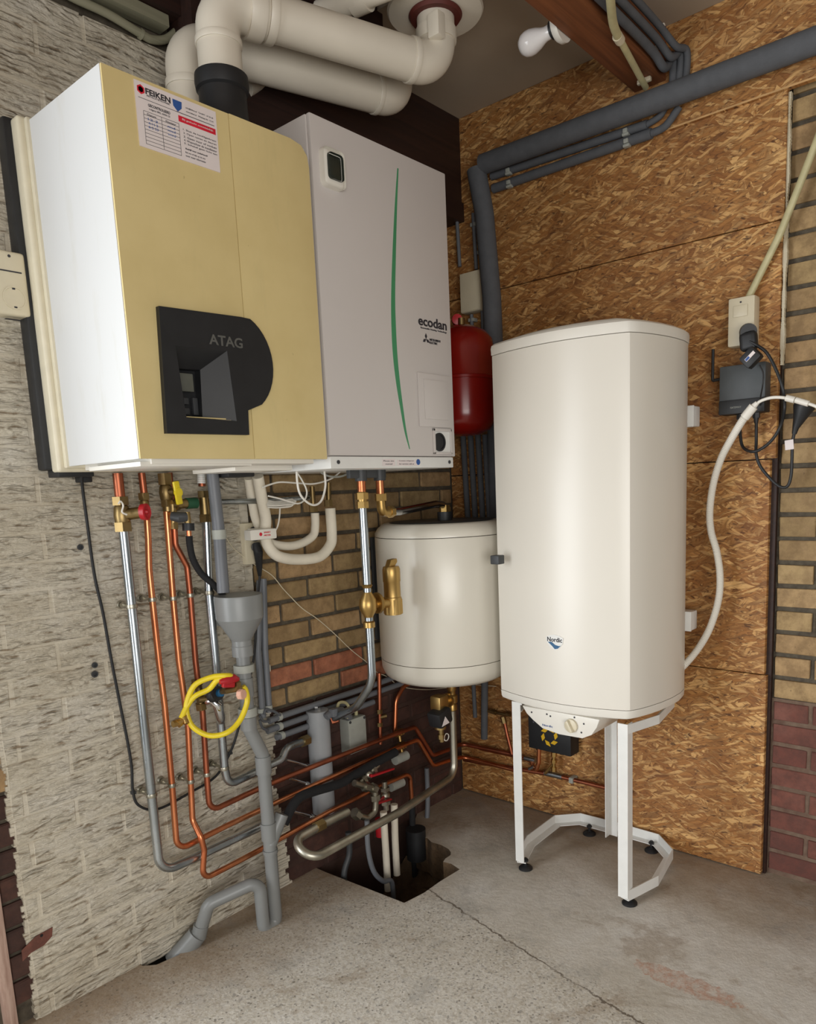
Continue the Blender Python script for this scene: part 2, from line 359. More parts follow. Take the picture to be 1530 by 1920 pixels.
# crack along the old slab edge
ck = k.math('ABSOLUTE', k.math('SUBTRACT', k.math('ADD', s.outputs[0], k.math('MULTIPLY', k.noise(p, 14, 5, .7), .05)), k.math('MULTIPLY_ADD', s.outputs[1], .19, .613)))
c = k.mix(k.math('MULTIPLY', k.math('LESS_THAN', ck, .003), k.ramp(k.noise(p, 5, 3), [(.4, G4(0)), (.55, G4(.8))])), c, lin((84, 70, 54)))
vs = k.n('TexVoronoi'); k.l(p, vs.inputs['Vector']); vs.inputs['Scale'].default_value = 60
spk = k.math('MULTIPLY', k.math('LESS_THAN', vs.outputs['Distance'], k.math('MULTIPLY_ADD', k.noise(p, 12, 2), .5, -.12)), k.math('MULTIPLY_ADD', agg, .6, .05))
c = k.mix(spk, c, lin((96, 88, 76)))
k.col(c)
hh = k.math('ADD', k.noise(p, 45, 6, .7), k.math('MULTIPLY', k.noise(p, 7, 4), .8)); hh = k.math('SUBTRACT', hh, k.math('MULTIPLY', spk, .6))
k.bump(hh, .45, .006); M['concrete'] = k.fin(.85)
k = N('dirt_and_shade'); p = k.geo(); k.col(k.ramp(k.noise(p, 9, 6, .7), [(.3, lin((52, 39, 27))), (.7, lin((104, 82, 58)))])); k.bump(k.noise(p, 30, 6), .8, .02); M['dirt_and_shade'] = k.fin(.95)
def wood(name, a, b, axis=(1, 30, 30)):
    k = N(name); p = k.geo(); f = k.noise(k.map(p, axis), 2, 5, .6, .5); k.col(k.ramp(f, [(.3, lin(a)), (.7, lin(b))])); k.bump(f, .3, .003); return k.fin(.6)
M['beam'] = wood('brown_beam_wood', (96, 54, 30), (140, 84, 48))
M['dark_wood'] = wood('dark_stained_wood', (36, 20, 15), (54, 31, 22))
M['ceiling'] = plain('ceiling_board', (168, 152, 132), .85, var=.07, scale=2)
M['batten'] = wood('grey_painted_batten', (132, 130, 108), (156, 152, 128))
M['post'] = wood('weathered_post', (150, 118, 104), (196, 170, 156), (40, 40, 4))
M['moss'] = plain('mossy_stone', (110, 96, 48), .9, var=.4, scale=30)
# ================================================================ SETTING
PITCH = .0642; Z0 = -.015
def notch(pts):
    bm = B(); bm.prism([(x, y, -.13) for x, y in pts], (0, 0, .13)); bmesh.ops.triangulate(bm.bm, faces=bm.bm.faces); return bm
floor = struct('floor', notch([(-.12, -.12), (.279, -.12), (.279, .0), (.31, .02), (.35, .035), (.385, .06), (.402, .089), (.41, .13), (.405, .16), (.419, .191), (.415, .23), (.423, .27), (.435, .29), (.451, .302), (.48, .303), (.501, .311), (.495, .34), (.507, .385), (.60, .381), (.68, .384), (.756, .373), (.765, .2), (.773, .056), (.775, -.12),
   (1.27, -.12), (1.275, .035), (1.30, .055), (1.33, .05), (1.36, .045), (1.385, .02), (1.39, -.12), (2.6, -.12), (2.6, 2.6), (-.12, 2.6)]), [M['concrete'], M['dirt_and_shade']], 20)
for pl in floor.data.polygons:
    if abs(pl.normal.z) < .6: pl.material_index = 1  # upright slab edges take the soil colour to stand for their shade
b = B(); b.bx(-.12, 2.6, -.12, 2.6, -.45, -.34); b.bx(.2, .78, -.1, .42, -.34, -.235); b.prism([(.50, .01, -.23), (.50, .385, -.23), (.42, .385, -.13), (.36, .01, -.13)], (-.2, 0, 0))
b.bx(.2, .27, -.1, .4, -.34, -.131); b.bx(.775, 1.2, -.1, .42, -.34, -.131); b.bx(.25, .8, .39, .45, -.34, -.131); b.bx(1.2, 1.5, -.1, .12, -.34, -.17)
for q in range(60):
    b.ball((random.uniform(.28, .76), random.uniform(.0, .36), -.235), random.uniform(.012, .045), (1, 1, .6), 8)
ground = ob('soil', b, M['dirt_and_shade'], floor); ground['kind'] = 'stuff'
# left wall: yellow/red brick part and white painted part
b = B(); b.bx(-.1, 1.72, -.25, -.008, -.34, 2.45); wl = struct('wall_left', b, M['mortar'])
b = B(); b.bx(.935, 1.637, -.2, .0075, 0, 2.29)
z = 0.0
while z < 2.28:                                                     # ragged edge of the painted coat
    h = random.uniform(.006, .02); dx = random.uniform(-.007, .008) + .010 * math.sin(z * 23) + .006 * math.sin(z * 61) - (.022 if z < .7 else 0) - (.025 if z < .2 else 0) + (.022 if z > .9 else 0)
    b.bx(.928 + dx, .972, -.02, .0075, z, z + h + .001); z += h
z = 0.0
while z < 2.28:
    h = random.uniform(.004, .014); b.bx(1.62, 1.640 + random.uniform(0, .008) + .003 * math.sin(z * 40), -.1, .0072, z, z + h + .0005); z += h
paint = ob('paint_coat', b, M['white_coat'], wl)
def brick_mesh(name, L, H, D, r, mt, seed, axis='y'):
    rnd = random.Random(seed); bm = B(); g = bmesh.ops.create_cube(bm.bm, size=1, matrix=Matrix.Diagonal((L, D, H, 1)))
    bmesh.ops.bevel(bm.bm, geom=list(bm.bm.edges), offset=r, segments=1, affect='EDGES')
    for v in bm.bm.verts: v.co += Vector((rnd.uniform(-1, 1) * .0016, 0, rnd.uniform(-1, 1) * .0014))
    if axis == 'x': bmesh.ops.rotate(bm.bm, verts=bm.bm.verts, matrix=Matrix.Rotation(-math.pi / 2, 3, 'Z'))
    me = finish(bm, name, 20); me.materials.append(mt); return me
_bc = {}
def put_brick(parent, c, L, H, D, mt, axis='y', r=.003, name='brick'):
    key = (round(L, 3), H, D, mt.name, axis, random.randrange(3))
    if key not in _bc: _bc[key] = brick_mesh(name, L, H, D, r, mt, len(_bc), axis)
    o = bpy.data.objects.new(name, _bc[key]); COL.objects.link(o); o.parent = parent
    jit = random.uniform(-.0012, .0012)
    o.location = (c[0], c[1] + jit, c[2]) if axis == 'y' else (c[0] + jit, c[1], c[2]); return o
def brick_run(x0, x1, n, fn):
    """stretcher bond along x for course n, clipped to x0..x1"""
    off = .727 if n % 2 == 0 else .837
    j = math.floor((x0 - off) / .22)
    while off + j * .22 < x1:
        a, c = max(x0, off + j * .22 + .006), min(x1, off + (j + 1) * .22 - .006)
        if c - a > .008: fn(a, c)
        j += 1
hid = B()
for n in range(0, 36):
    z = Z0 + (n + .5) * PITCH
    def yb(a, c):
        if z > 1.40: hid.bx(a, c, -.1, 0, z - .026, z + .026, .002, 1); return
        mt = M['brick'] if z > .535 else M['brick_tar_shade']
        if n == 10 and .5 < (a + c) / 2 < .93: mt = M['brick_pink']
        if n == 9 and a < .5: mt = M['brick_pink']
        if n == 12 and a > .84: mt = M['brick_pink']
        put_brick(wl, ((a + c) / 2, -.05, z), c - a, .052, .1, mt)
    brick_run(.006, .92, n, yb)
    def wb(a, c):
        if z > 2.27: return
        put_brick(wl, ((a + c) / 2, -.0436, z), c - a + .004, .0605, .106, M['white_brick'], r=.0015)
    if n < 36: brick_run(.965, 1.635, n, wb)
b = B(); b.bx(.0, .95, -.01, -.003, -.34, .53); ob('mortar_bed', b, M['mortar_tar_shade'], wl)  # joints as dark as the bricks: brown paint plus shade in the colour
hb = ob('brick', hid, M['brick'], wl); hb['kind'] = 'stuff'; hb['label'] = 'hidden upper courses of yellow brick behind the appliances'
for n in range(0, 37):                                              # bare brick end of the wall, left of the paint
    z = Z0 + (n + .5) * PITCH
    if z > .02: put_brick(wl, (1.655, -.058, z), .055, .054, .12, M['brick_tar_shade'] if z < .56 else M['brick'])
b = B(); b.prism(PYs(.0095, (40, 1782), (66, 1756), (98, 1738), (97, 1755), (82, 1772), (58, 1786), (42, 1802)), (0, .002, 0)); chip = ob('chipped_patch', b, M['brick_red'], wl)
b = B(); b.lathe([(.0035, 0), (.0035, .0006), (.0005, .0006)], PY(78, 1754, .0116), (0, 1, 0), 10); ob('screw_hole', b, M['blackest'], wl)
b = B(); b.bx(1.684, 1.710, -.12, .012, -.02, 2.4, .003); pst = struct('trim_1', b, M['post'])
b = B(); b.bx(1.711, 1.95, -.2, -.01, -.1, 2.4, .01); struct('trim_2', b, M['moss'])
# drilled plugs and holes in the white wall
for (u, v, r) in ((150, 1026, .007), (177, 1247, .007), (177, 1264, .008)):
    p0 = PY(u, v, .014); b = B(); b.lathe([(r, 0), (r, .004), (r * .55, .004), (r * .5, -.004), (.0005, -.004)], p0, (0, 1, 0), 14); ob('wall_plug', b, M['dark_grey'], wl)
# right wall
b = B(); b.bx(-.3, -.038, -.25, 2.0, -.34, 2.45); wr = struct('wall_right', b, M['mortar'])
b = B(); b.bx(-.04, -.0345, 1.14, 2.0, 0, .553); ob('mortar_bed', b, M['mortar_red'], wr)
RP = .0676; RZ0 = 1.023 - 15 * .0676
for n in range(-1, 33):
    z = RZ0 + (n + .5) * RP
    if z < .03: continue
    if z > 2.24: break
    mt = M['brick'] if z > .56 else M['brick_red']
    y = 1.158 - (.1 if n % 2 else .0)
    first = 1.271 if n % 2 else 1.372
    y0 = 1.165
    for y1 in (first, first + .21, first + .42):
        put_brick(wr, (-.075, (y0 + y1) / 2 - .005, z), y1 - y0 - .012, .055, .09, mt, 'x', .002); y0 = y1
def board(y0, y1, z0, z1, x1=0, tilt=0, th=.018):
    b = B(); b.bx(x1 - th, x1, y0, y1, z0, z1, .0012, 1); o = ob('strand_board', b, M['osb'], wr); return o
board(-.0, 1.152, .004, .6255); board(-.0, 1.146, .6285, 1.2455); board(-.0, 1.160, 1.2485, 1.8685); board(-.0, 1.163, 1.8715, 2.19)
board(-.0, 2.0, 2.181, 2.45, .012)
b = B(); b.bx(.0121, .0128, .30, 2.0, 2.181, 2.1855); ob('board_edge', b, M['old_cream'] if False else plain('raw_board_edge', (198, 156, 104), .7), wr)
b = B(); b.bx(-.038, -.019, 1.02, 1.160, 0, 2.2, .002); b.bx(-.038, -.019, .1, .2, 0, 2.2, .002); b.bx(-.038, -.019, .55, .65, 0, 2.2, .002); ob('batten', b, M['dark_wood'], wr)
b = B()
for q in range(170):
    z = 1.50 + q * .004; b.box((-.014, 1.1655, z), (.014, .007 + .004 * math.sin(z * 45) * math.sin(z * 17) + random.uniform(0, .002), .0045))
struct('trim_3', b, M['cream'])
# ceiling, beams, boards
b = B(); b.bx(-.1, .62, .0, 2.6, 2.45, 2.5); b.bx(.62, 2.6, .42, 2.6, 2.45, 2.5); ceil = struct('ceiling', b, M['ceiling'])
b = B(); b.bx(.62, 2.6, -.25, .42, 2.46, 2.52); ob('dark_deck', b, M['dark_wood'], ceil)
b = B(); b.bx(.0, 1.05, -.007, .102, 2.12, 2.45, .002); b.bx(1.05, 1.72, -.1, .06, 2.362, 2.45, .002); b.bx(.60, .68, .103, .31, 2.40, 2.459, .002); struct('trim_4', b, M['dark_wood'])
b = B(); b.bx(1.075, 1.9, .0, .045, 2.333, 2.36, .002); struct('trim_5', b, M['batten'])
b = B(); b.bx(-.03, 2.6, .745, .84, 2.312, 2.45, .003); struct('trim_6', b, M['beam'])
# ================================================================ BOILER (yellowed)
BX0, BX1, BZ0, BZ1, BY = .975, 1.457, 1.285, 1.987, .40
bo = thing('wall_boiler', 'old yellowed wall boiler with black control panel and inspection sticker', 'boiler', (1.216, .0, BZ0))
b = B(); b.bx(BX0 + .004, BX1 - .001, .10, .340, BZ0 + .004, BZ1 - .003, .004); b.bx(BX0 + .004, BX1 - .001, .339, BY - .006, BZ1 - .012, BZ1 - .003); b.bx(BX0 + .004, BX1 - .001, .339, BY - .006, BZ0 + .002, BZ0 + .008); b.bx(BX0 + .002, BX0 + .010, .339, BY - .006, BZ0 + .004, BZ1 - .05); ob('casing', b, M['side'], bo)
b = B()
xs = 1.188
fo_ = [(xs + .0006, BZ0), (BX1, BZ0), (BX1, BZ1), (xs + .0006, BZ1 + .002)]; fh_ = [(1.240, 1.370), (1.362, 1.370), (1.362, 1.500), (1.240, 1.500)]
va = [b.bm.verts.new((x, BY + .002, z)) for x, z in fo_]; vb = [b.bm.verts.new((x, BY + .002, z)) for x, z in fh_]
bmesh.ops.triangle_fill(b.bm, use_beauty=True, edges=[b.bm.edges.new((va[i], va[(i + 1) % 4])) for i in range(4)] + [b.bm.edges.new((vb[i], vb[(i + 1) % 4])) for i in range(4)])
for vv in (va, vb):
    vk = [b.bm.verts.new((v.co.x, BY - .006, v.co.z)) for v in vv]
    for i in range(4): b.bm.faces.new((vv[i], vv[(i + 1) % 4], vk[(i + 1) % 4], vk[i]))
arc = [(BX0, BZ1 - .045), (BX0 + .004, BZ1 - .02), (BX0 + .02, BZ1 - .002), (BX0 + .05, BZ1 + .004)]
b.prism([(xs - .0008, BY - .006, BZ1 + .003)] + [(x, BY - .006, z) for x, z in arc[::-1]] + [(BX0, BY - .006, BZ0), (xs - .0008, BY - .006, BZ0)], (0, .0095, 0), .002)
ob('front_panel', b, M['yellowed'], bo)
b = B(); b.prism([(BX1 - .001, .10, BZ0), (BX1 + .006, .105, BZ0 + .001), (BX1 + .001, BY - .002, BZ0 + .002), (BX1 + .001, BY - .002, BZ1), (BX1 + .006, .105, BZ1), (BX1 - .001, .10, BZ1)][0:0] or [(BX1, .10, BZ0), (BX1 + .004, .10, BZ0), (BX1 + .0015, BY - .002, BZ0), (BX1, BY - .002, BZ0)], (0, 0, BZ1 - BZ0)); ob('side_panel', b, M['side'], bo)
b = B(); b.bx(BX0 - .002, BX1 + .022, .050, .086, BZ0 - .012, BZ1 + .012, .008, 3); b.bx(BX0, BX1 + .010, .086, .101, BZ0 - .004, BZ1 + .006, .004); ob('edge_trim', b, plain('aged_trim', (212, 204, 180), .4, var=.05), bo)
b = B(); b.bx(BX0 + .01, BX1 + .036, .012, .052, BZ0 - .006, BZ1 + .016, .006); b.bx(1.395, 1.475, .02, .075, BZ0 - .022, BZ0 - .003, .003); ob('back_plate', b, M['black'], bo)
b = B(); b.bx(BX0 + .03, BX1 - .03, .10, BY - .012, BZ0 - .010, BZ0 + .006, .003); b.bx(1.18, BX1 - .01, .16, BY - .02, BZ0 - .014, BZ0 - .004, .003); b.bx(1.0, 1.17, .12, .30, BZ0 - .022, BZ0 - .008, .003); ob('bottom_cover', b, M['white_plastic'], bo)
b = B(); b.bx(1.02, 1.10, .10, .17, BZ0 - .032, BZ0 - .010, .004); ob('drain_cap', b, M['black'], bo)
# control panel: bezel ring around a sloped recess
yb0 = BY + .004
out = [(1.394, 1.576), (1.402, 1.334), (1.206, 1.336), (1.204, 1.388)]
for q in range(1, 16):
    t = q / 16; a0 = math.radians(-62); a1 = math.radians(72); a = a0 + (a1 - a0) * t
    out.append((1.222 - .094 * math.cos(a), 1.487 + .105 * math.sin(a)))
out.append((1.205, 1.582))
pan = thing('x', 'x', 'x', (0, 0, 0)); bpy.data.objects.remove(pan)
Rin = [(1.366, 1.505), (1.356, 1.366), (1.236, 1.364), (1.246, 1.508)]
Wi = [(1.357, 1.468), (1.350, 1.374), (1.294, 1.374), (1.290, 1.470)]
b = B(); bm = b.bm
# front face with a hole: bridge by triangulated fill
fo = [bm.verts.new((x, yb0 + .010, z)) for x, z in out]; fi = [bm.verts.new((x, yb0 + .010, z)) for x, z in Rin]
eo = [bm.edges.new((fo[i], fo[(i + 1) % len(fo)])) for i in range(len(fo))]; ei = [bm.edges.new((fi[i], fi[(i + 1) % 4])) for i in range(4)]
bmesh.ops.triangle_fill(bm, use_beauty=True, edges=eo + ei)
bk = [bm.verts.new((x, BY - .004, z)) for x, z in out]
for i in range(len(fo)): bm.faces.new((fo[i], fo[(i + 1) % len(fo)], bk[(i + 1) % len(fo)], bk[i]))
wv = [bm.verts.new((x, yb0 - .028, z)) for x, z in Wi]
for i in range(4): bm.faces.new((fi[i], fi[(i + 1) % 4], wv[(i + 1) % 4], wv[i]))
dv = [bm.verts.new((x, yb0 - .05, z)) for x, z in Wi]
for i in range(4): bm.faces.new((wv[i], wv[(i + 1) % 4], dv[(i + 1) % 4], dv[i]))
bm.faces.new(dv)
cp = ob('control_panel', b, M['black'], bo, 25)
b = B(); b.bx(1.303, 1.352, yb0 - .049, yb0 - .036, 1.425, 1.462, .002); ob('display', b, M['dark_grey'] if False else plain('display_grey', (96, 98, 90), .3), cp).location = (0, 0, 0)
for (x, z, h) in ((1.342, 1.396, .036), (1.300, 1.396, .036), (1.321, 1.406, .014), (1.321, 1.385, .014)):
    b = B(); b.bx(x - .006, x + .006, yb0 - .049, yb0 - .040, z - h / 2, z + h / 2, .002); ob('button', b, M['dark_grey'], cp).location = (0, 0, 0)
b = B(); b.bx(1.245, 1.352, yb0 - .02, yb0 + .004, 1.362, 1.3665, .001); ob('ledge', b, M['cream'], cp).location = (0, 0, 0)
tx = text('ATAG', (1.247, yb0 + .0105, 1.527), .082, plain('logo_grey', (92, 92, 88), .4), cp, bold=.02, height=.021); tx.location = (0, 0, 0)
# sticker with table and small print
sx0, sx1, sz0, sz1, sy = 1.396, 1.220, 1.866, 1.981, BY + .0042
b = B(); b.bx(sx1, sx0, BY, sy, sz0, sz1); st = ob('sticker', b, M['paper'], bo)
def stx(body, u, v, w, mt=None, h=None, bold=0):
    o = text(body, (sx0 - u * (sx0 - sx1), sy + .0003, sz1 - v * (sz1 - sz0)), w, mt or M['ink'], st, h and 'y' or 'y', h, bold, depth=.0002); o.location = (0, 0, 0); return o
stx('FEIKEN', .27, .115, .052, bold=.03, h=.0105); stx('INSTALLATIETECHNIEK', .27, .18, .048, h=.003)
b = B(); b.lathe([(.0085, 0), (.0085, .0004), (.0055, .0004), (.0055, 0)], (sx0 - .07 * .176, sy, sz1 - .12 * .115), (0, 1, 0), 6); ob('emblem', b, M['ink_red'], st).location = (0, 0, 0)
cxs = sx0 - .50 * .176; b = B(); b.prism([(cxs + .010, sy, sz1 - .008), (cxs - .010, sy, sz1 - .008), (cxs - .009, sy, sz1 - .020), (cxs, sy, sz1 - .028), (cxs + .009, sy, sz1 - .020)], (0, .0005, 0)); ob('shield', b, M['ink_blue'], st).location = (0, 0, 0)
stx('info@feiken.nl   Tel 0597 - 67 53 40', .78, .13, .062, h=.0032); stx('www.feiken.nl   Whatsapp 06 - 12 34', .78, .19, .062, h=.0032)
b = B(); b.bx(sx1 + .006, sx0 - .006, sy, sy + .0004, sz1 - .029, sz1 - .0283); b.bx(sx1 + .006, sx1 + .092, sy, sy + .0004, sz1 - .0285, sz1 - .028); ob('rule', b, M['ink'], st).location = (0, 0, 0)
stx('GECONTROLEERD', .27, .32, .046, bold=.02, h=.005); stx('volgens BRL 6000-25', .27, .38, .044, h=.004)
b = B(); tx0, tx1, tz0, tz1 = sx0 - .014, sx0 - .088, sz1 - .108, sz1 - .050
for q in range(10):
    z = tz1 + (tz0 - tz1) * q / 9; b.bx(tx1, tx0, sy, sy + .0004, z, z + .0006)
for x in (tx0, tx1, (tx0 + tx1) / 2): b.bx(x, x + .0006, sy, sy + .0004, tz0, tz1)
ob('table_lines', b, M['ink'], st).location = (0, 0, 0)
stx('Datum', .17, .47, .018, h=.0035); stx('Monteur', .40, .47, .022, h=.0035)
for q, s_ in enumerate(('12-3', '4-11 2', '6-2 23')): stx(s_, .18, .54 + q * .06, .02, M['ink_blue'], h=.004); stx('mvd', .40, .54 + q * .06, .016, M['ink_blue'], h=.004)
b = B(); b.bx(sx1 + .004, sx1 + .088, sy, sy + .0004, sz1 - .045, sz1 - .034); ob('red_band', b, M['ink_red'], st).location = (0, 0, 0)
o = text('Bij gaslucht onmiddellijk', (sx1 + .045, sy + .0008, sz1 - .0395), .07, M['paper'], st, 'y', .004, depth=.0002); o.location = (0, 0, 0)
for q, s_ in enumerate(('1. Sluit de hoofdgaskraan', '2. Open ramen en deuren', '3. Geen vuur of vonken', '4. Waarschuw de installateur', '5. Schakel geen licht aan')): stx(s_, .76, .50 + q * .055, .075, h=.0038)
stx('Bedrijf voor onderhoud?', .70, .80, .05, h=.0038, bold=.02); stx('Bel ons of kijk op de site', .68, .86, .045, h=.0035); stx('voor meer informatie', .68, .91, .045, h=.0035)
# ================================================================ HEAT PUMP UNIT
ec = thing('hydronic_unit', 'light grey wall heat pump cabinet with green curved stripe beside the yellowed boiler', 'heat pump', (.72, .04, 1.262))
EX0, EX1, EZ0, EZ1, EY = .472, .962, 1.262, 2.066, .40
b = B(); b.bx(EX0 + .004, EX1 + .003, .035, EY - .012, EZ0 + .03, EZ1, .003); ob('casing', b, M['grey_white'], ec)
b = B(); b.bx(EX0, EX1, EY - .012, EY, EZ0 + .032, EZ1 + .001, .003); fp = ob('front_panel', b, M['grey_white'], ec)
b = B(); b.bx(EX0 + .014, EX1 + .003, .04, EY + .003, EZ0, EZ0 + .030, .003); br = ob('bottom_rail', b, M['white_paint'], ec)
for x in (.94, .505):
    b = B(); b.lathe([(.005, 0), (.005, .002), (.002, .003)], (x, EY + .003, EZ0 + .016), (0, 1, 0), 10); ob('screw', b, M['dark_grey'], br).location = (0, 0, 0)
b = B(); b.bx(.735, .785, EY + .003, EY + .0035, EZ0 + .006, EZ0 + .024); b.bx(.645, .728, EY + .003, EY + .0035, EZ0 + .006, EZ0 + .022); ob('rating_sticker', b, M['paper'], br).location = (0, 0, 0)
b = B(); b.lathe([(.008, 0), (.008, .0008), (.003, .0008)], (.642, EY + .0032, EZ0 + .016), (0, 1, 0), 16); ob('round_sticker', b, M['ink_blue'], br).location = (0, 0, 0)
for q, (x, s_, ww) in enumerate(((.76, 'Please see', .04), (.76, 'manual', .026), (.69, 'Contains refrigerant', .06), (.69, 'for service call us', .06))):
    text(s_, (x, EY + .0037, EZ0 + (.019 if q % 2 == 0 else .011)), ww, M['ink'], br, 'y', .0035, depth=.0002).location = (0, 0, 0)
# remote display
b = B(); b.bx(.872, .940, EY, EY + .016, 1.915, 2.000, .016, 4); cd = ob('thermostat', b, M['white_plastic'], ec)
b = B(); b.bx(.883, .929, EY + .012, EY + .018, 1.930, 1.988, .010, 3); ob('thermostat_screen', b, plain('screen_dark', (38, 44, 38), .25), cd).location = (0, 0, 0)
# green stripe
ctr = [(.667, 2.027, .003), (.681, 1.93, .006), (.696, 1.807, .009), (.707, 1.70, .0105), (.710, 1.62, .012), (.709, 1.55, .012), (.703, 1.483, .0105), (.694, 1.42, .008), (.684, 1.36, .0055), (.671, 1.313, .002)]
sp = smooth([Vector((x, wd, z)) for x, z, wd in ctr], 5)
pts = [(p.x - p.y * .5, EY, p.z) for p in sp] + [(p.x + p.y * .9, EY, p.z) for p in sp[::-1]]
b = B(); b.prism(pts, (0, .0008, 0)); ob('green_stripe', b, M['green'], ec)
text('ecodan', (.552, EY + .0006, 1.659), .122, M['ink'], ec, bold=.022, height=.026)
text('Renewable Heating Technology', (.548, EY + .0006, 1.640), .112, M['ink'], ec, height=.0055)
b = B(); cx0, cz0 = .583, 1.612
for a in (90, 210, 330):
    d = Vector((math.cos(math.radians(a)), 0, math.sin(math.radians(a)))); pr = Vector((-d.z, 0, d.x)); c0 = Vector((cx0, EY, cz0))
    b.prism([c0, c0 + d * .008 + pr * .0046, c0 + d * .016, c0 + d * .008 - pr * .0046], (0, .0008, 0))
ob('diamond_emblem', b, M['ink'], ec)
text('MITSUBISHI', (.545, EY + .0006, 1.613), .046, M['ink'], ec, height=.006, bold=.02); text('ELECTRIC', (.552, EY + .0006, 1.605), .034, M['ink'], ec, height=.006, bold=.02)
# service door and gauge window
b = B(); b.bx(.487, .628, EY, EY + .005, 1.375, 1.520, .002); sd = ob('service_door', b, M['grey_white'], ec)
for bb in ((.500, .608, 1.5005, 1.504), (.500, .608, 1.395, 1.3985), (.6045, .608, 1.395, 1.504), (.500, .5035, 1.395, 1.504)):
    pass
b = B(); b.prism([(.503, EY + .005, 1.396), (.607, EY + .005, 1.396), (.607, EY + .005, 1.503), (.503, EY + .005, 1.503)], (0, .003, 0), .0014); ob('door_inset', b, M['grey_white'], sd).location = (0, 0, 0)
b = B(); 
for bb in ((.490, .572, 1.364, 1.372), (.490, .572, 1.300, 1.306), (.564, .572, 1.300, 1.372), (.490, .4955, 1.300, 1.372)): b.bx(bb[0], bb[1], EY, EY + .005, bb[2], bb[3], .0015)
gw = ob('gauge_window', b, M['grey_white'], ec)
b = B(); b.bx(.4955, .564, EY, EY + .0005, 1.306, 1.364); ob('window_recess', b, M['white_paint'], gw).location = (0, 0, 0)
b = B(); b.lathe([(.026, 0), (.026, .004), (.021, .004), (.021, .001)], (.545, EY + .0004, 1.334), (0, 1, 0), 28); ob('pressure_gauge', b, M['black'], gw).location = (0, 0, 0)
b = B(); b.bx(.9625, .968, .30, .375, 1.32, 1.385, .002); ob('side_latch', b, M['black'], ec)
b = B(); b.bx(.665, .805, .285, .300, 1.240, 1.263, .002); b.cyl((.757, .292, 1.262), (.757, .292, 1.232), .017); b.cyl((.684, .292, 1.262), (.684, .292, 1.232), .017)
ob('pipe_bracket', b, M['dark_grey'], ec)
# ================================================================ STANDING WATER HEATER AND ITS STAND
hc = .700
def hsec(s=1.0, off=0):
    """plan section: curved front, two flat-cornered edges, bulging sides, flat back"""
    pts = []
    yl, yr, xf = hc - .214, hc + .214, .400
    for q in range(13):
        t = q / 12; y = yl + .007 + (yr - yl - .014) * t; pts.append((xf + .003 + .041 * (1 - (2 * t - 1) ** 2), y))
    side = [(.396, yr + .002), (.370, yr + .0155), (.33, yr + .028), (.28, yr + .039), (.22, yr + .046), (.16, yr + .046), (.11, yr + .038), (.075, yr + .022), (.055, yr - .01)]
    pts += side; pts += [(x, 2 * hc - y + (.024 if .12 < x < .38 else .012)) for x, y in side[::-1]]
    cx_, cy_ = .23, hc
    return [(cx_ + (x - cx_) * s + 0 * off, cy_ + (y - cy_) * s) for x, y in pts]
def loft(levels, mt, name, parent, angle=25):
    b = B(); b.rings([[Vector((x, y, z)) for x, y in hsec(s)] for z, s in levels]); return ob(name, b, mt, parent, angle)
he = thing('water_heater', 'tall white electric water heater with rounded front on the white steel stand', 'water heater', (.23, hc, .545))
loft([(.585, 1.0), (1.572, 1.0)], M['white_enamel'], 'casing', he, 20)
loft([(1.5735, 1.008), (1.592, 1.012), (1.600, 1.004), (1.606, .97)], M['white_plastic'], 'top_rim', he)
b = B(); b.rings([[Vector((x, y, z)) for x, y in hsec(s)] for z, s in ((1.606, .86), (1.616, .82), (1.622, .74), (1.624, .5))]); ob('lid', b, M['white_plastic'], he)
loft([(.5835, 1.002), (.566, .996), (.560, .985), (.556, .95)][::-1], M['white_plastic'], 'bottom_rim', he)
loft([(.5555, .88), (.550, .84), (.547, .6)][::-1], M['white_plastic'], 'bottom_cap', he)
pp = [(.572, .547), (.588, .525), (.610, .508), (.643, .488), (.70, .480), (.776, .482), (.806, .498), (.822, .522), (.832, .548)]
b = B(); b.prism([(.41, y, z) for y, z in pp], (-.16, 0, 0), .004); cpn = ob('control_panel', b, M['white_plastic'], he)
b = B(); b.lathe([(.0205, 0), (.020, .006), (.012, .008)], (.411, .742, .515), (1, 0, 0), 24); b.box((.422, .742, .515), (.014, .010, .036), .003, Euler((.5, 0, 0))); kn = ob('knob', b, M['cream'], cpn); kn.location = (0, 0, 0)
b = B()
for (y, z) in ((.607, .532), (.613, .503), (.66, .535), (.672, .531), (.752, .541), (.782, .527), (.774, .50)): b.lathe([(.0028, 0), (.0028, .0006)], (.4105, y, z), (1, 0, 0), 8)
ob('panel_marks', b, M['ink'], cpn).location = (0, 0, 0)
text('Nordic', (.4112, .662, .500), .035, M['ink_blue'], cpn, 'x', .006, depth=.0003).location = (0, 0, 0)
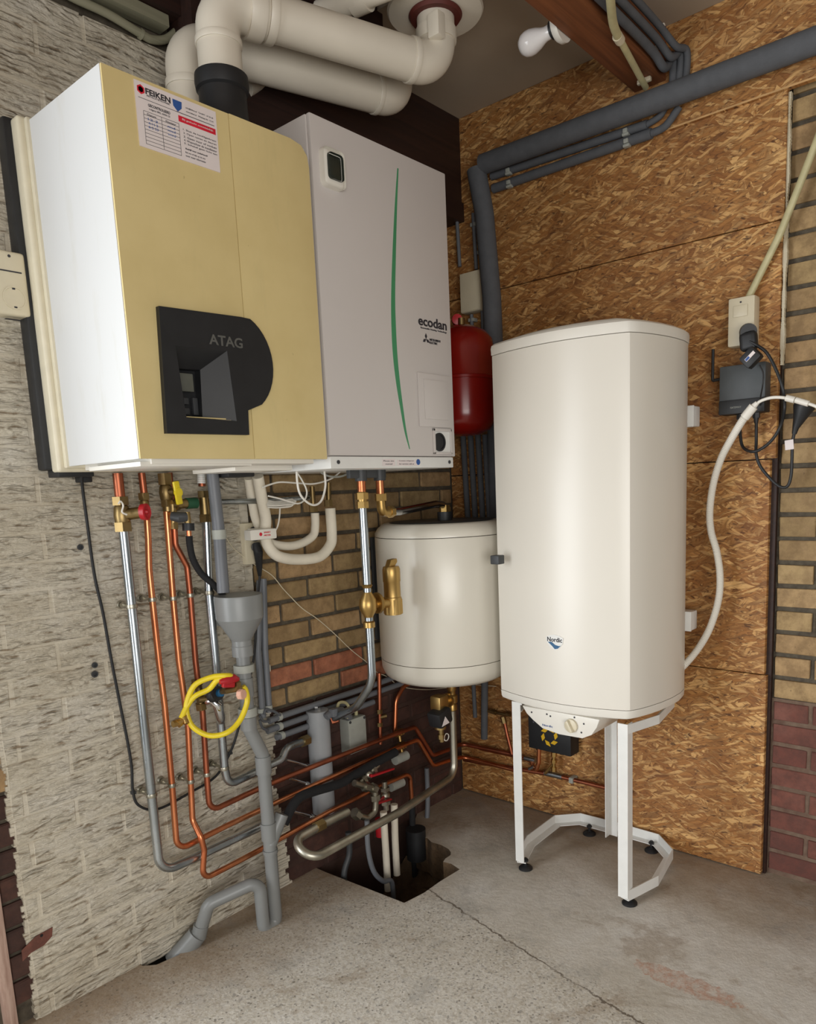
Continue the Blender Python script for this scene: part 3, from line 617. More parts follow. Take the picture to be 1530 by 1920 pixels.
# shield badge
lc = PX(1040, 1204, .4445); bz = lc.z; by = lc.y
b = B(); b.prism([(.4405, by + a, bz + c_) for a, c_ in ((-.028, .013), (-.015, .019), (.0, .021), (.015, .019), (.028, .013), (.026, -.002), (.014, -.017), (0, -.024), (-.014, -.017), (-.026, -.002))], (.004, 0, 0)); bd = ob('badge', b, M['white_paint'], he)
text('Nordic', (.4448, by, bz + .007), .048, M['ink'], bd, 'x', .013, .02, depth=.0004).location = (0, 0, 0)
b = B(); b.prism([(.4446, by + a, bz + c_) for a, c_ in ((-.022, -.001), (-.010, .0), (.002, -.008), (.014, -.010), (.020, -.008), (.010, -.018), (.0, -.020), (-.008, -.012))], (.0006, 0, 0)); ob('badge_wave', b, M['blue'], bd).location = (0, 0, 0)
for z0, z1 in ((1.350, 1.408), (.750, .808)):
    b = B(); b.bx(.012, .060, hc + .11, hc + .251, z0, z1, .005); b.bx(.058, .064, hc + .215, hc + .252, z0 - .001, z1 + .001, .002)
    ob('wall_bracket', b, M['white_paint'], he)
b = B(); b.bx(.001, .014, hc - .1, hc + .2, 1.36, 1.40, .002); b.bx(.001, .014, hc - .1, hc + .2, .76, .80, .002); ob('wall_rail', b, M['white_paint'], he)
sd_ = thing('heater_stand', 'white steel angle-bar stand with black adjustable feet under the tall water heater', 'stand', (.23, hc, 0))
sec = [(0, 0), (.030, 0), (.030, .003), (.003, .003), (.003, .030), (0, .030)]
def leg(x, y, sxn, syn, z0=.030, z1=.545):
    b = B(); b.prism([(x + sxn * a, y + syn * c_, z0) for a, c_ in sec], (0, 0, z1 - z0)); return b
ob('leg', leg(.402, .530, -1, 1).bx(.399, .402, .530, .566, .545, .552), M['white_paint'], sd_); ob('leg', leg(.402, .912, -1, -1), M['white_paint'], sd_); ob('leg', leg(.070, .684, 1, 1), M['white_paint'], sd_)
ring = [Vector((.398, .532, 0)), Vector((.281, .492, 0)), Vector((.095, .485, 0)), Vector((.027, .551, 0)), Vector((.020, .700, 0)), Vector((.022, .838, 0)), Vector((.094, .916, 0)), Vector((.270, .945, 0)), Vector((.398, .912, 0))]
def anglebar(path, z0, h, wd, up=1):
    b = B(); n = len(path); nr = []
    for i in range(n):
        a = path[max(i - 1, 0)]; c_ = path[min(i + 1, n - 1)]; t = (c_ - a).normalized(); nr.append(Vector((t.y, -t.x, 0)) * -1)
    cen = Vector((.23, hc, 0))
    nr = [v if v.dot(cen - p) > 0 else -v for v, p in zip(nr, path)]
    R = []
    for p, m_ in zip(path, nr):
        q = p + Vector((0, 0, z0))
        R.append([q, q + m_ * wd, q + m_ * wd + Vector((0, 0, .003)), q + m_ * .003 + Vector((0, 0, .003)), q + m_ * .003 + Vector((0, 0, h)), q + Vector((0, 0, h))])
    b.rings(R); return b
ob('base_ring', anglebar(ring, .022, .032, .028), M['white_paint'], sd_, 20)
ob('top_ring', anglebar([p for p in ring], .518, .026, .025), M['white_paint'], sd_, 20)
for (x, y) in ((.380, .552), (.372, .903), (.055, .600), (.045, .822)):
    b = B(); b.lathe([(.001, 0), (.022, 0), (.022, .004), (.017, .009), (.008, .012), (.008, .014)], (x, y, 0)); b.cyl((x, y, .012), (x, y, .036), .0045); b.hexnut((x, y, .0255), (x, y, .032), .009)
    ob('foot', b, M['black'], sd_)
# ================================================================ ROUND BUFFER TANK
tk = thing('buffer_tank', 'short round white buffer tank on the brick corner behind the tall water heater', 'tank', (.35, .25, .585))
tc = (.353, .238, 0)
b = B(); b.lathe([(.218, .662), (.219, .664), (.219, 1.054), (.218, 1.056)], tc, seg=64); ob('shell', b, M['tank_white'], tk)
b = B(); b.lathe([(.218, 1.058), (.218, 1.068), (.210, 1.082), (.196, 1.094), (.188, 1.098), (.001, 1.098)], tc, seg=64); ob('lid', b, M['tank_white'], tk)
b = B(); b.lathe([(.001, .587), (.15, .587), (.185, .592), (.206, .606), (.216, .63), (.218, .660)], tc, seg=64); ob('bottom_cap', b, M['tank_white'], tk)
b = B(); b.lathe([(.0005, 1.0985), (.05, 1.0985), (.16, 1.0985), (.17, 1.101), (.15, 1.1015), (.001, 1.1015)], tc, seg=48); ob('top_gasket', b, M['dark_grey'], tk)
b = B(); b.cyl((.35, .25, 1.098), (.35, .25, 1.128), .024); ob('top_fitting', b, M['black'], tk)
b = B(); a_ = PX(928, 1050, .47); b.box(a_ + Vector((-.012, .0, 0)), (.03, .03, .026), .003, Euler((0, 0, .0))); ob('latch', b, M['dark_grey'], tk)
b = B(); b.bx(.30, .40, .0, .05, 1.0, 1.04, .002); b.bx(.25, .45, .0, .012, .70, 1.05, .002); ob('wall_bracket', b, M['dark_grey'], tk)
b = B(); b.cyl((.35, .25, .590), (.35, .25, .552), .011); ob('bottom_stub', b, M['chrome'], tk)
# ================================================================ RED EXPANSION VESSEL
ev = thing('expansion_vessel', 'red expansion vessel hanging behind the grey heat pump cabinet', 'expansion vessel', (.17, .20, 1.37))
c0 = (.198, .226, 0)
b = B(); b.lathe([(.001, 1.372), (.05, 1.376), (.085, 1.392), (.103, 1.420), (.106, 1.45), (.106, 1.548), (.109, 1.551), (.109, 1.556), (.106, 1.56), (.106, 1.645), (.100, 1.68), (.080, 1.705), (.045, 1.722), (.001, 1.727)], c0, seg=48); ob('shell', b, M['red_enamel'], ev)
b = B(); b.lathe([(.109, 1.548), (.1115, 1.55), (.1115, 1.558), (.109, 1.56)], c0, seg=48); ob('seam_ring', b, M['red_enamel'], ev)
b = B(); b.cyl((.198, .226, 1.72), (.198, .226, 1.75), .012); ob('connection', b, M['brass'], ev)
b = B(); b.bx(.0, .105, .14, .18, 1.50, 1.60, .003); ob('wall_bracket', b, M['black'], ev)
b = B(); p0 = PX(857, 600, .2); b.lathe([(.004, -.012), (.017, -.012), (.019, 0), (.017, .012), (.004, .014)], p0, (.7, .6, 0), 16); b.cyl(p0 + Vector((-.05, -.04, 0)), p0, .006); b.cyl(p0 + Vector((-.05, -.04, 0)), (.198, .226, 1.745), .006)
tag(ob('relief_valve', b, M['red_plastic']), 'small red capped relief valve above the red expansion vessel', 'valve')
# ================================================================ FLUES
def ringband(p, d, r, w=.02, b=None):
    b = b or B(); d = Vector(d).normalized(); p = Vector(p); b.lathe([(r * .9, -w / 2), (r * .98, -w / 2), (r, -w / 3), (r, w / 3), (r * .98, w / 2), (r * .9, w / 2)], p, d, 28); return b
FY = .29; fa = PY(414, 130, FY); fx = fa.x
f1b = PZ(820, 128, 2.262); f1a = Vector((fx, FY, 2.275)); f1s = PZ(480, 35, 2.262)
top = Vector((f1b.x, f1b.y, 2.40))
fl = thing('front_flue', 'front white plastic flue from the black collar across to the ceiling duct', 'flue pipe', (fx, FY, 2.0))
b = B(); b.tube(fillet([Vector((fx, FY, 2.10)), Vector((fx, FY, 2.275)), Vector((f1b.x, f1b.y, 2.262)), top], .062, 12), .0475, 28); ob('pipe', b, M['flue_white'], fl)
dr = (f1b - f1a).normalized()
for (pp_, dd_, rr_, ww_) in (((fx, FY, 2.19), (0, 0, 1), .051, .014), (f1a + dr * .085, dr, .056, .035), (f1a + dr * .12, dr, .054, .02), (f1b - dr * .075, dr, .051, .016), ((f1b.x, f1b.y, 2.335), (0, 0, 1), .052, .03)):
    ob('coupling', ringband(pp_, dd_, rr_, ww_), M['flue_white'], fl)
b = B(); b.bx(f1b.x + .03, f1b.x + .058, f1b.y + .02, f1b.y + .055, 2.30, 2.355, .004); ob('clip', b, M['flue_white'], fl)
b = B(); b.lathe([(.048, -.115), (.075, -.115), (.073, -.10), (.054, -.075), (.052, -.04), (.052, -.012), (.057, -.008), (.059, .005), (.058, .022), (.048, .023)], (fx, FY, 2.10))
tag(ob('flue_collar', b, M['black']), 'black rubber flue collar on top of the yellowed boiler', 'flue collar')
gx = PY(348, 120, .13).x
g0 = Vector((gx, .13, 2.262)); g1 = PZ(741, 186, 2.262)
fl2 = thing('rear_flue', 'rear white plastic flue running behind and below the front one', 'flue pipe', (gx, .13, 2.0))
b = B(); b.tube(fillet([Vector((gx, .13, 1.99)), g0 + Vector((0, 0, .0)), g1, g1 + Vector((-.03, -.02, .10))], .06, 12), .0465, 28); ob('pipe', b, M['flue_white'], fl2)
d2 = (g1 - g0).normalized(); ob('coupling', ringband((gx, .13, 2.165), (0, 0, 1), .050, .016), M['flue_white'], fl2); ob('coupling', ringband(g1 - d2 * .06, d2, .0495, .014), M['flue_white'], fl2)
b = B(); b.tube([PY(462, 166, .10), PY(500, 148, .08), PY(540, 128, .065)], .020, 18)
tag(ob('condensate_pipe', b, M['flue_white']), 'short thin white pipe behind the rear flue over the boiler', 'pipe')
b = B(); b.tube([PZ(600, 26, 2.38), PZ(760, -40, 2.38)], .028, 20); b.tube([PZ(662, 4, 2.38), PZ(690, -8, 2.38)], .032, 20)
tag(ob('vent_pipe', b, M['flue_white']), 'narrow white vent pipe under the dark ceiling above the flues', 'pipe')
# ceiling duct
cd_ = thing('ceiling_duct', 'round cream ceiling duct with dark red rubber seal over the flue', 'duct', (f1b.x, f1b.y, 2.37))
oc = (f1b.x, f1b.y, 0)
b = B(); b.lathe([(.062, 2.385), (.085, 2.383), (.118, 2.388), (.122, 2.393), (.118, 2.397), (.098, 2.402), (.125, 2.449), (.15, 2.455)], oc, seg=48)
b.lathe([(.062, 2.386), (.062, 2.44)], oc); ob('cone', b, M['flue_white'], cd_)
b = B(); b.lathe([(.054, 2.375), (.063, 2.375), (.068, 2.382), (.063, 2.39), (.054, 2.39)], oc, seg=40); ob('rubber_seal', b, M['seal_red'], cd_)
# ================================================================ LAMP
lp = PY(1058, 44, .745); lamp = thing('bare_bulb_lamp', 'bare frosted bulb in a white holder on the brown ceiling beam', 'lamp', (lp.x, .72, lp.z))
dl = Vector((.06, -1, -.10)).normalized(); bp = Vector((lp.x, .743, lp.z))
b = B(); b.lathe([(.040, 0), (.040, .012), (.034, .020), (.022, .022)], bp, (0, -1, 0)); ob('base', b, M['white_plastic'], lamp)
b = B(); b.lathe([(.021, .018), (.021, .034), (.018, .036)], bp, dl); ob('socket_ring', b, M['black'], lamp)
b = B(); b.lathe([(.016, .034), (.016, .05), (.018, .058), (.024, .072), (.0285, .088), (.029, .10), (.026, .112), (.018, .122), (.001, .127)], bp, dl); ob('bulb', b, M['bulb_glass'], lamp)
# ================================================================ PIPES ON THE WHITE WALL
def clip(par, p, r, wall_y=.016, mt=None):
    b = B(); b.lathe([(r * .9, -.005), (r + .0016, -.005), (r + .0026, 0), (r + .0016, .005), (r * .9, .005)], p, (0, 0, 1), 18)
    b.cyl((p.x, p.y - r, p.z), (p.x, wall_y, p.z), .004, seg=8); b.hexnut((p.x, wall_y + .010, p.z), (p.x, wall_y + .020, p.z), .008); b.lathe([(.001, 0), (.011, 0), (.009, .005)], (p.x, wall_y, p.z), (0, 1, 0), 10)
    return ob('pipe_clip', b, mt or M['galv_dull'], par)
def pipe(name, label, pts, r, mt, rad=.035, clips=(), cat='pipe', clipmt=None, group=None):
    path = fillet(pts, rad); z = min(p.z for p in pts)
    t = thing(name, label, cat, (pts[0].x, pts[0].y, z), group)
    b = B(); b.tube(path, r, 16); ob('tube', b, mt, t)
    for c_ in clips: clip(t, c_, r, mt=clipmt)
    return t
yP = .07
def onpipe(u, v, x): return Vector((x, yP, PY(u, v, yP).z))
A = lambda *p: PYs(yP, *p)
x1 = 1.337
p1 = pipe('steel_pipe', 'thick galvanised pipe, leftmost on the white wall, running down from the red-knobbed valve', [Vector((x1, yP, 1.16)), Vector((x1, yP, PY(301, 1637, yP).z))] + A((365, 1609), (430, 1578), (523, 1534), (545, 1520)), .0115, M['galv'], .045, [onpipe(251, 1136, x1), onpipe(285, 1490, x1)])
p2 = pipe('copper_pipe', 'copper pipe just right of the leftmost galvanised pipe, with a slight kink', A((274, 950), (278, 1010), (279.5, 1066), (285.5, 1124), (298, 1240), (309, 1325), (322.5, 1472), (332, 1595), (430, 1546), (530, 1499, .072), (591, 1471, .088), (740, 1404, .082), (783, 1387, .07), (812, 1436, .075)) + [PY(848, 1424, .06), PX(868, 1419, .04), PX(964, 1444, .025)], .0078, M['copper'], .03, [PY(285.5, 1124, yP), PY(322.5, 1472, yP), ])
p3 = pipe('copper_pipe', 'copper gas pipe below the yellow-handled valve, crossing over in front at the bottom', A((311, 945), (324.5, 1122), (335.5, 1240), (345, 1305), (352.5, 1362), (357.5, 1465), (361, 1538)) + PYs(.088, (377, 1570, .098), (383, 1595, .099), (379, 1650, .096), (430, 1624, .085), (492, 1591, .082), (613, 1524), (712, 1474), (768, 1450), (772, 1500)), .0078, M['copper'], .028, [PY(324.5, 1122, yP), PY(357.5, 1465, yP)])
p4 = pipe('copper_pipe', 'browned copper pipe with an offset bend, right of the gas pipe', A((326.7, 984), (329, 1022), (351, 1062), (356.7, 1116), (366.7, 1240), (371, 1275), (380, 1335), (387.5, 1452), (393, 1522), (487, 1478), (530, 1460, .072), (600, 1432, .088), (747, 1374, .08), (778, 1363), (811, 1417)) + [PY(848, 1403, .06), PX(864, 1394, .04), PX(964, 1415, .025)], .0078, M['copper_old'], .03, [PY(356.7, 1116, yP), PY(387.5, 1452, yP)])
p5 = pipe('steel_pipe', 'galvanised pipe right of the copper pipes, bending to the grey cylinder at the bottom', A((386, 960, .08), (392, 1111, .08), (404.4, 1240, .08), (413, 1345, .08), (421, 1440, .08), (428, 1472, .08), (482, 1447, .08), (528, 1425, .08), (537, 1403, .075), (550, 1397, .068), (578, 1387, .055)), .0112, M['galv'], .03, [PY(392, 1111, .08), PY(420, 1440, .08)])
b = B(); q0, q1 = PY(566, 1391, .060), PY(577, 1387, .055); b.hexnut(q0, q1, .017); ob('nut', b, M['brass'], p5)
pp6 = pipe('steel_pipe', 'thin galvanised branch running level to the right above the funnel', [PY(398, 941.5, .08), PY(504, 939, .08), PY(585, 933, .08)], .0075, M['galv'])
# fittings under the boiler
def fitting(name, label, cat, parts):
    pass
def stack(b, x, y, prof):
    """lathe around a vertical axis: prof = [(r, z)...]"""
    b.lathe(prof, (x, y, 0), seg=20); return b
v1 = thing('isolation_valve', 'brass valve with red wheel on the leftmost pipe under the boiler', 'valve', (x1, yP, 1.15))
b = B(); b.hexnut((x1, yP, 1.215), (x1, yP, 1.195), .020); stack(b, x1, yP, [(.014, 1.195), (.017, 1.19), (.019, 1.17), (.017, 1.15), (.014, 1.145)]); b.hexnut((x1, yP, 1.155), (x1, yP, 1.133), .021)
b.cyl((x1, yP, 1.172), (x1 - .030, yP + .034, 1.176), .014); ob('body', b, M['brass'], v1)
b = B(); pk = Vector((x1 - .030, yP + .036, 1.177)); b.lathe([(.008, 0), (.019, .002), (.020, .014), (.017, .016), (.013, .013), (.006, .013), (.004, .018)], pk, (-.55, .83, 0), 10 * 2); ob('wheel', b, M['red_plastic'], v1)
b = B(); b.cyl((x1, yP, 1.27), (x1, yP, 1.21), .0118); ob('copper_stub', b, M['copper_old'], v1)
b = B(); b.tube(smooth(PYs(.10, (222, 945), (226, 940), (231, 948), (229, 960), (238, 965))), .0022, 8); ob('lever_wire', b, M['white_plastic'], v1)
v2 = thing('compression_coupling', 'brass coupling on the kinked copper pipe beside the red-wheeled valve', 'coupling', (1.27, yP, 1.19))
xa = PY(273, 950, yP).x; xb = PY(266, 893, yP).x
b = B(); b.hexnut((xa + .002, yP, 1.222), (xa + .002, yP, 1.205), .014); stack(b, xa + .002, yP, [(.009, 1.205), (.011, 1.20), (.010, 1.185), (.013, 1.183), (.013, 1.172), (.009, 1.17)]); ob('body', b, M['brass'], v2)
b = B(); b.cyl((xb, yP, 1.27), (xa, yP, 1.2), .0085); ob('copper_stub', b, M['copper_old'], v2)
v3 = thing('gas_valve', 'brass gas valve with yellow butterfly handle under the boiler', 'valve', (PY(311, 920, yP).x, yP, 1.18))
xg = PY(311, 920, yP).x
b = B(); b.hexnut((xg, yP, 1.268), (xg, yP, 1.240), .018); stack(b, xg, yP, [(.012, 1.24), (.015, 1.235), (.017, 1.22), (.015, 1.205), (.012, 1.20)]); b.hexnut((xg, yP, 1.203), (xg, yP, 1.186), .016); stack(b, xg, yP, [(.012, 1.186), (.012, 1.175), (.008, 1.172)]); b.cyl((xg, yP, 1.222), (xg - .008, yP + .03, 1.222), .009); ob('body', b, M['brass'], v3)
b = B(); b.box((xg - .010, yP + .036, 1.219), (.018, .008, .058), .004, Euler((0, .12, .2))); b.lathe([(.001, 0), (.011, 0), (.011, .008), (.005, .009)], (xg - .010, yP + .034, 1.220), (-.2, 1, 0), 16); ob('handle', b, M['yellow'], v3)
xc = PY(322, 890, yP).x; b = B(); b.tube([Vector((xc, yP - .01, 1.27)), Vector((xc, yP - .01, 1.18)), PY(327, 990, yP)], .0075, 12)
ob('copper_stub', b, M['copper_old'], v3)
v4 = thing('filling_valve', 'grey-knobbed brass filling valve with green union beside the yellow gas handle', 'valve', (PY(335, 969, .09).x, .09, 1.13))
b = B(); a_ = PY(324, 945, .08); b.tube([a_, PY(325, 985, .075)], .010, 16); b.hexnut(PY(325.5, 980, .075), PY(326, 992, .075), .012); b.tube([PY(322, 946, .08), PY(352, 944, .085)], .012, 16); b.hexnut(PY(330, 945, .085), PY(336, 945, .085), .016); b.tube([PY(350, 960, .09), PY(353, 985, .09)], .008, 12); ob('body', b, M['brass'], v4)
b = B(); b.tube([PY(349, 944, .085), PY(368, 943, .085)], .014, 18); ob('green_union', b, M['darkgreen'], v4)
b = B(); b.tube([PY(322, 968, .10), PY(336, 970, .115), PY(350, 969, .12)], [.011, .013, .011], 16); ob('knob', b, M['dark_grey'], v4)
b = B(); b.tube([PY(353, 981, .09), PY(353.5, 995, .09)], .015, 18); ob('tundish_cap', b, M['black'], v4)
b = B(); b.tube([PY(354, 994, .09), PY(355, 1008, .09)], .0065, 12); ob('copper_stub', b, M['copper'], v4)
b = B(); b.tube(smooth(PYs(.09, (354.7, 1005), (356, 1022), (362, 1049), (377, 1075)) + PYs(.10, (396, 1092), (410, 1106), (420, 1118))), .0085, 14)
tag(ob('drain_hose', b, M['foam_black']), 'short black rubber hose curving into the grey funnel', 'hose')
v5 = thing('tee_fitting', 'brass tee with white-taped copper stub above the right galvanised pipe', 'fitting', (PY(380, 944, .08).x, .08, 1.14))
xt = PY(383, 944, .08).x
b = B(); b.hexnut((xt, .08, 1.222), (xt, .08, 1.205), .016); stack(b, xt, .08, [(.012, 1.205), (.013, 1.16), (.016, 1.158)]); b.hexnut((xt, .08, 1.162), (xt, .08, 1.142), .017); b.tube([PY(383, 943, .08), PY(402, 941, .08)], .010, 14); b.hexnut(PY(396, 941.5, .08), PY(403, 941.3, .08), .014); ob('body', b, M['brass'], v5)
b = B(); b.tube([PY(379, 912, .08), PY(378, 895, .08)], .0092, 14); ob('copper_stub', b, M['copper_old'], v5)
b = B()
for q in range(5): b.tube([PY(377.5, 889 + q * 3.6, .08), PY(377.6, 892.2 + q * 3.6, .08)], .0108, 14)
ob('thread_tape', b, M['white_paint'], v5)
# mid-height tap group with yellow hose
tg = thing('tap_fitting', 'chrome filling tap with blue knob held in the coiled yellow hose', 'tap', PY(400, 1310, .10))
b = B(); b.tube([PY(388, 1316, .085), PY(398, 1312, .10), PY(408, 1322, .11), PY(413, 1345, .10), PY(414, 1352, .09)], [.010, .012, .013, .013, .011], 18); ob('spout', b, M['chrome'], tg)
b = B(); b.tube([PY(398, 1300, .10), PY(410, 1300, .125)], .019, 20); b.ball(PY(399, 1304, .11), .017, (1, 1, 1.1)); ob('tap_head', b, M['black'], tg)
b = B(); b.tube([PY(411, 1299, .125), PY(415, 1299, .137)], [.011, .010], 18); ob('blue_knob', b, M['blue'], tg)
b = B(); b.hexnut(PY(367, 1279, yP), PY(372, 1285, yP), .015); b.hexnut(PY(369, 1274, yP), PY(370, 1282, yP), .016); b.tube([PY(371, 1280, yP), PY(377, 1325, yP)], .0095, 14); b.hexnut(PY(376, 1318, yP), PY(378, 1330, yP), .015); b.tube([PY(372, 1312, .08), PY(397, 1308, .09)], .009, 14); b.tube([PY(402, 1270, .08), PY(413, 1276, .08)], .012, 14)
b.tube([PY(412, 1297, .12), PY(425, 1295, .172), PY(452, 1290, .175)], .008, 14); b.hexnut(PY(440, 1284, .178), PY(447, 1282, .178), .013); ob('brass_tees', b, M['brass'], tg)
b = B(); b.lathe([(.001, 0), (.014, 0), (.014, .012), (.012, .014), (.001, .014)], PY(449, 1302, .180), (-.3, 1, .1), 8); ob('pink_cap', b, M['terracotta_cap'], tg)
b = B(); b.tube([PY(412, 1279, .175), PY(424, 1276, .178), PY(438, 1272, .178), PY(446, 1274, .178)], [.006, .011, .012, .007], 14); b.box(PY(428, 1284, .178), (.035, .012, .014), .004, Euler((0, -.2, 0))); ob('red_lever', b, M['red_plastic'], tg)
hs = thing('filling_hose', 'yellow filling hose coiled in a loop around the chrome tap', 'hose', PY(400, 1380, .12))
b = B(); b.tube(smooth(PYs(.135, (340, 1347, .12), (352, 1322, .12), (366, 1305, .13), (392, 1292, .145), (408, 1275, .165), (432, 1268, .178), (420, 1267, .175), (396, 1270, .155), (366, 1284, .13), (352, 1312, .12), (350, 1337, .12), (362, 1363, .13), (392, 1379, .15), (425, 1374, .175), (449, 1352, .18), (463, 1318, .18), (461, 1295, .18), (455, 1287, .178)), 7), .0072, 14); ob('hose', b, M['yellow'], hs)
b = B(); b.tube([PY(346, 1349, .12), PY(343, 1342, .12)], .0095, 12); b.tube([PY(336, 1355, .12), PY(324, 1358, .12)], .009, 6); b.tube([PY(345, 1350, .12), PY(333, 1357, .12)], [.007, .012], 8); b.tube([PY(348, 1351, .125), PY(350, 1357, .13)], .007, 10); ob('hose_coupling', b, M['brass_new'], hs)
# grey drain with funnel
dn = thing('funnel_drain', 'grey plastic drain pipe with open funnel and trap into the floor beside the white wall', 'drain', (1.04, .12, 0))
b = B(); b.tube(fillet([Vector((PY(398, 888, .122).x, .122, 1.275)), PY(411, 1002, .122), PY(419, 1112, .14)], .05), .0155, 18); ob('upper_pipe', b, M['conduit_grey'], dn)
fxx = PY(446, 1116, .14).x
b = B(); b.lathe([(.050, .950), (.061, .950), (.0625, .944), (.061, .888), (.026, .828), (.026, .815), (.0275, .813), (.0275, .786), (.022, .785), (.022, .82), (.055, .886), (.057, .945)], (fxx, .14, 0), seg=36); ob('funnel', b, M['grey_pvc'], dn, 18)
b = B(); b.bx(fxx - .012, fxx + .012, .0, .10, .86, .875, .001); ob('wall_bracket', b, M['grey_pvc'], dn)
b = B(); b.lathe([(.0235, .742), (.027, .742), (.027, .762), (.0235, .762)], (fxx, .14, 0)); ob('support_band', b, M['grey_box'], dn)
b = B(); b.lathe([(.02, .62), (.025, .62), (.025, .643), (.02, .643)], (fxx, .14, 0)); ob('support_band', b, M['grey_box'], dn)
bl = PY(411, 1002, .122); b = B(); b.lathe([(.0155, -.012), (.0175, -.012), (.0175, .012), (.0155, .012)], bl); ob('support_band', b, M['grey_box'], dn)
x_m = PY(504, 1560, .14).x
bend = fillet([Vector((fxx, .14, .79)), Vector((fxx, .14, .585)), Vector((x_m, .14, .50)), Vector((x_m, .14, .012))], .03)
b = B(); b.tube(bend, .0182, 20); ob('down_pipe', b, M['grey_pvc'], dn)
for z, r, w_ in ((.70, .021, .05), (.60, .0215, .035), (.47, .0215, .05), (.275, .0215, .05), (.215, .021, .01)):
    b = B(); b.lathe([(r - .003, -w_ / 2), (r, -w_ / 2), (r, w_ / 2), (r - .003, w_ / 2)], (fxx if z > .58 else x_m, .14, z)); ob('socket', b, M['grey_pvc'], dn)
b = B(); b.tube([Vector((x_m, .14, .235)), Vector((x_m - .045, .145, .31))], .0195, 18); ob('wye_branch', b, M['grey_pvc'], dn)
b = B(); b.tube(fillet([Vector((x_m, .14, .05)), Vector((x_m, .14, -.004)), Vector((x_m + .043, .14, -.004)), Vector((x_m + .043, .138, .145)), Vector((1.215, .08, .115)), Vector((1.235, .06, .04)), Vector((1.30, .02, -.03))], .028, 10), .0178, 20); ob('trap_bend', b, M['grey_pvc'], dn)
b = B(); b.tube([Vector((1.232, .062, .055)), Vector((1.240, .056, .02))], .0205, 18); ob('trap_socket', b, M['grey_pvc'], dn)
b = B(); b.tube([Vector((1.242, .055, .03)), Vector((1.262, .042, .004)), Vector((1.30, .02, -.035))], [.026, .028, .028], 20); ob('trap_socket', b, M['grey_pvc'], dn)
# black cable on the white wall
cb = thing('power_cable', 'thin black cable sagging down the white wall from the boiler to the wall socket', 'cable', PY(180, 1093, .03))
b = B(); b.tube(smooth(PYs(.03, (153, 893, .05), (156, 925), (164, 984), (172, 1045), (180, 1093), (193, 1149), (209, 1238), (225, 1320), (240, 1395), (247, 1440), (249, 1482), (260, 1510), (296, 1517), (355, 1487), (405, 1455), (432, 1410), (448, 1362), (467, 1280), (477, 1225, .05), (481, 1160, .055), (487, 1080, .055))), .0035, 8); ob('cord', b, M['black'], cb)
b = B(); b.tube([PY(480, 1020, .055), PY(484, 1034, .065), PY(486, 1062, .05), PY(487, 1080, .04)], [.012, .0135, .009, .005], 14); b.tube([PY(480, 1026, .04), PY(481, 1026, .062)], .0135, 16); ob('plug', b, M['black'], cb)
b = B()
for (u, v) in ((250, 1486), (431, 1412)): b.box(PY(u, v, .022), (.012, .012, .008), .002)
ob('cable_clip', b, M['dark_grey'], cb)
b = B(); b.box((1.40, .03, 1.262), (.028, .03, .022), .003); ob('cable_gland', b, M['black'], cb)
# ================================================================ YELLOW BRICK WALL: sockets, insulated lines, conduits
so = thing('double_socket', 'cream double wall socket on the yellow bricks under the boiler', 'socket', PY(476, 1050, .0))
s0 = PY(464, 982, .03); s1 = PY(491, 1056, .03)
b = B(); b.bx(s1.x - .005, s0.x + .012, .0, .03, s1.z, s0.z + .002, .005); ob('housing', b, M['cream'], so)
b = B(); b.lathe([(.001, .0), (.018, .0), (.021, .001), (.021, .004)], ((s0.x + s1.x) / 2, .0302, s0.z - .03), (0, 1, 0), 24); ob('outlet', b, M['dark_grey'], so)
ad = thing('energy_meter', 'white plug-in module with red print in the cream socket', 'plug', PY(490, 1010, .07))
b = B(); b.bx(PY(516, 1000, .12).x, PY(466, 1000, .12).x, .098, .128, PY(490, 1012, .12).z, PY(490, 992, .12).z, .005); b.bx(PY(486, 1000, .05).x, s0.x + .004, .031, .10, PY(490, 1012, .12).z + .002, PY(490, 992, .12).z, .004); ob('housing', b, M['white_plastic'], ad)
lx = (PY(508, 1002, .1285).x + PY(488, 1002, .1285).x) / 2; lz = PY(498, 1001, .1285).z
text('SMART', (lx - .006, .1285, lz + .004), .022, M['ink_red'], ad, height=.004); text('METER', (lx - .006, .1285, lz - .004), .022, M['ink_red'], ad, height=.004)
b = B(); b.lathe([(.0035, 0), (.0050, .0004), (.0035, .0006)], (lx + .016, .1285, lz), (0, 1, 0), 12); ob('print_mark', b, M['ink_red'], ad)
def insul(name, label, pts, r, stub):
    t = thing(name, label, 'pipe', pts[0]); b = B(); b.tube(smooth(pts, 7), r, 18); ob('insulation', b, M['insul_white'], t)
    b = B(); b.tube(stub, .0075, 12); b.hexnut(stub[0] + Vector((0, 0, .0)), stub[0] + Vector((0, 0, .02)), .013); ob('brass_end', b, M['brass'], t); return t
insul('insulated_line', 'thinner white insulated line curving up under the heat pump cabinet, inner loop', PYs(.07, (466, 896, .09), (471, 930, .07), (480, 975, .052), (494, 1000, .05), (508, 1018), (540, 1024), (567, 1018), (587, 1004), (591, 985), (590.5, 962)), .0125, PYs(.10, (588, 960), (585, 912)))
insul('insulated_line', 'thicker white insulated line curving up under the heat pump cabinet, outer loop', PYs(.10, (483, 893, .13), (490, 930, .112), (498, 972, .090), (497, 1000, .088), (503, 1024, .095), (522, 1043), (557, 1049), (598, 1044), (619, 1022), (622, 1000), (619, 953)), .0155, PYs(.12, (616, 950), (616, 905)))
def cord(name, label, pts, r, mt, cat='cable', group=None, n=6):
    b = B(); b.tube(smooth(pts, n), r, 8); return tag(ob(name, b, mt), label, cat, group)
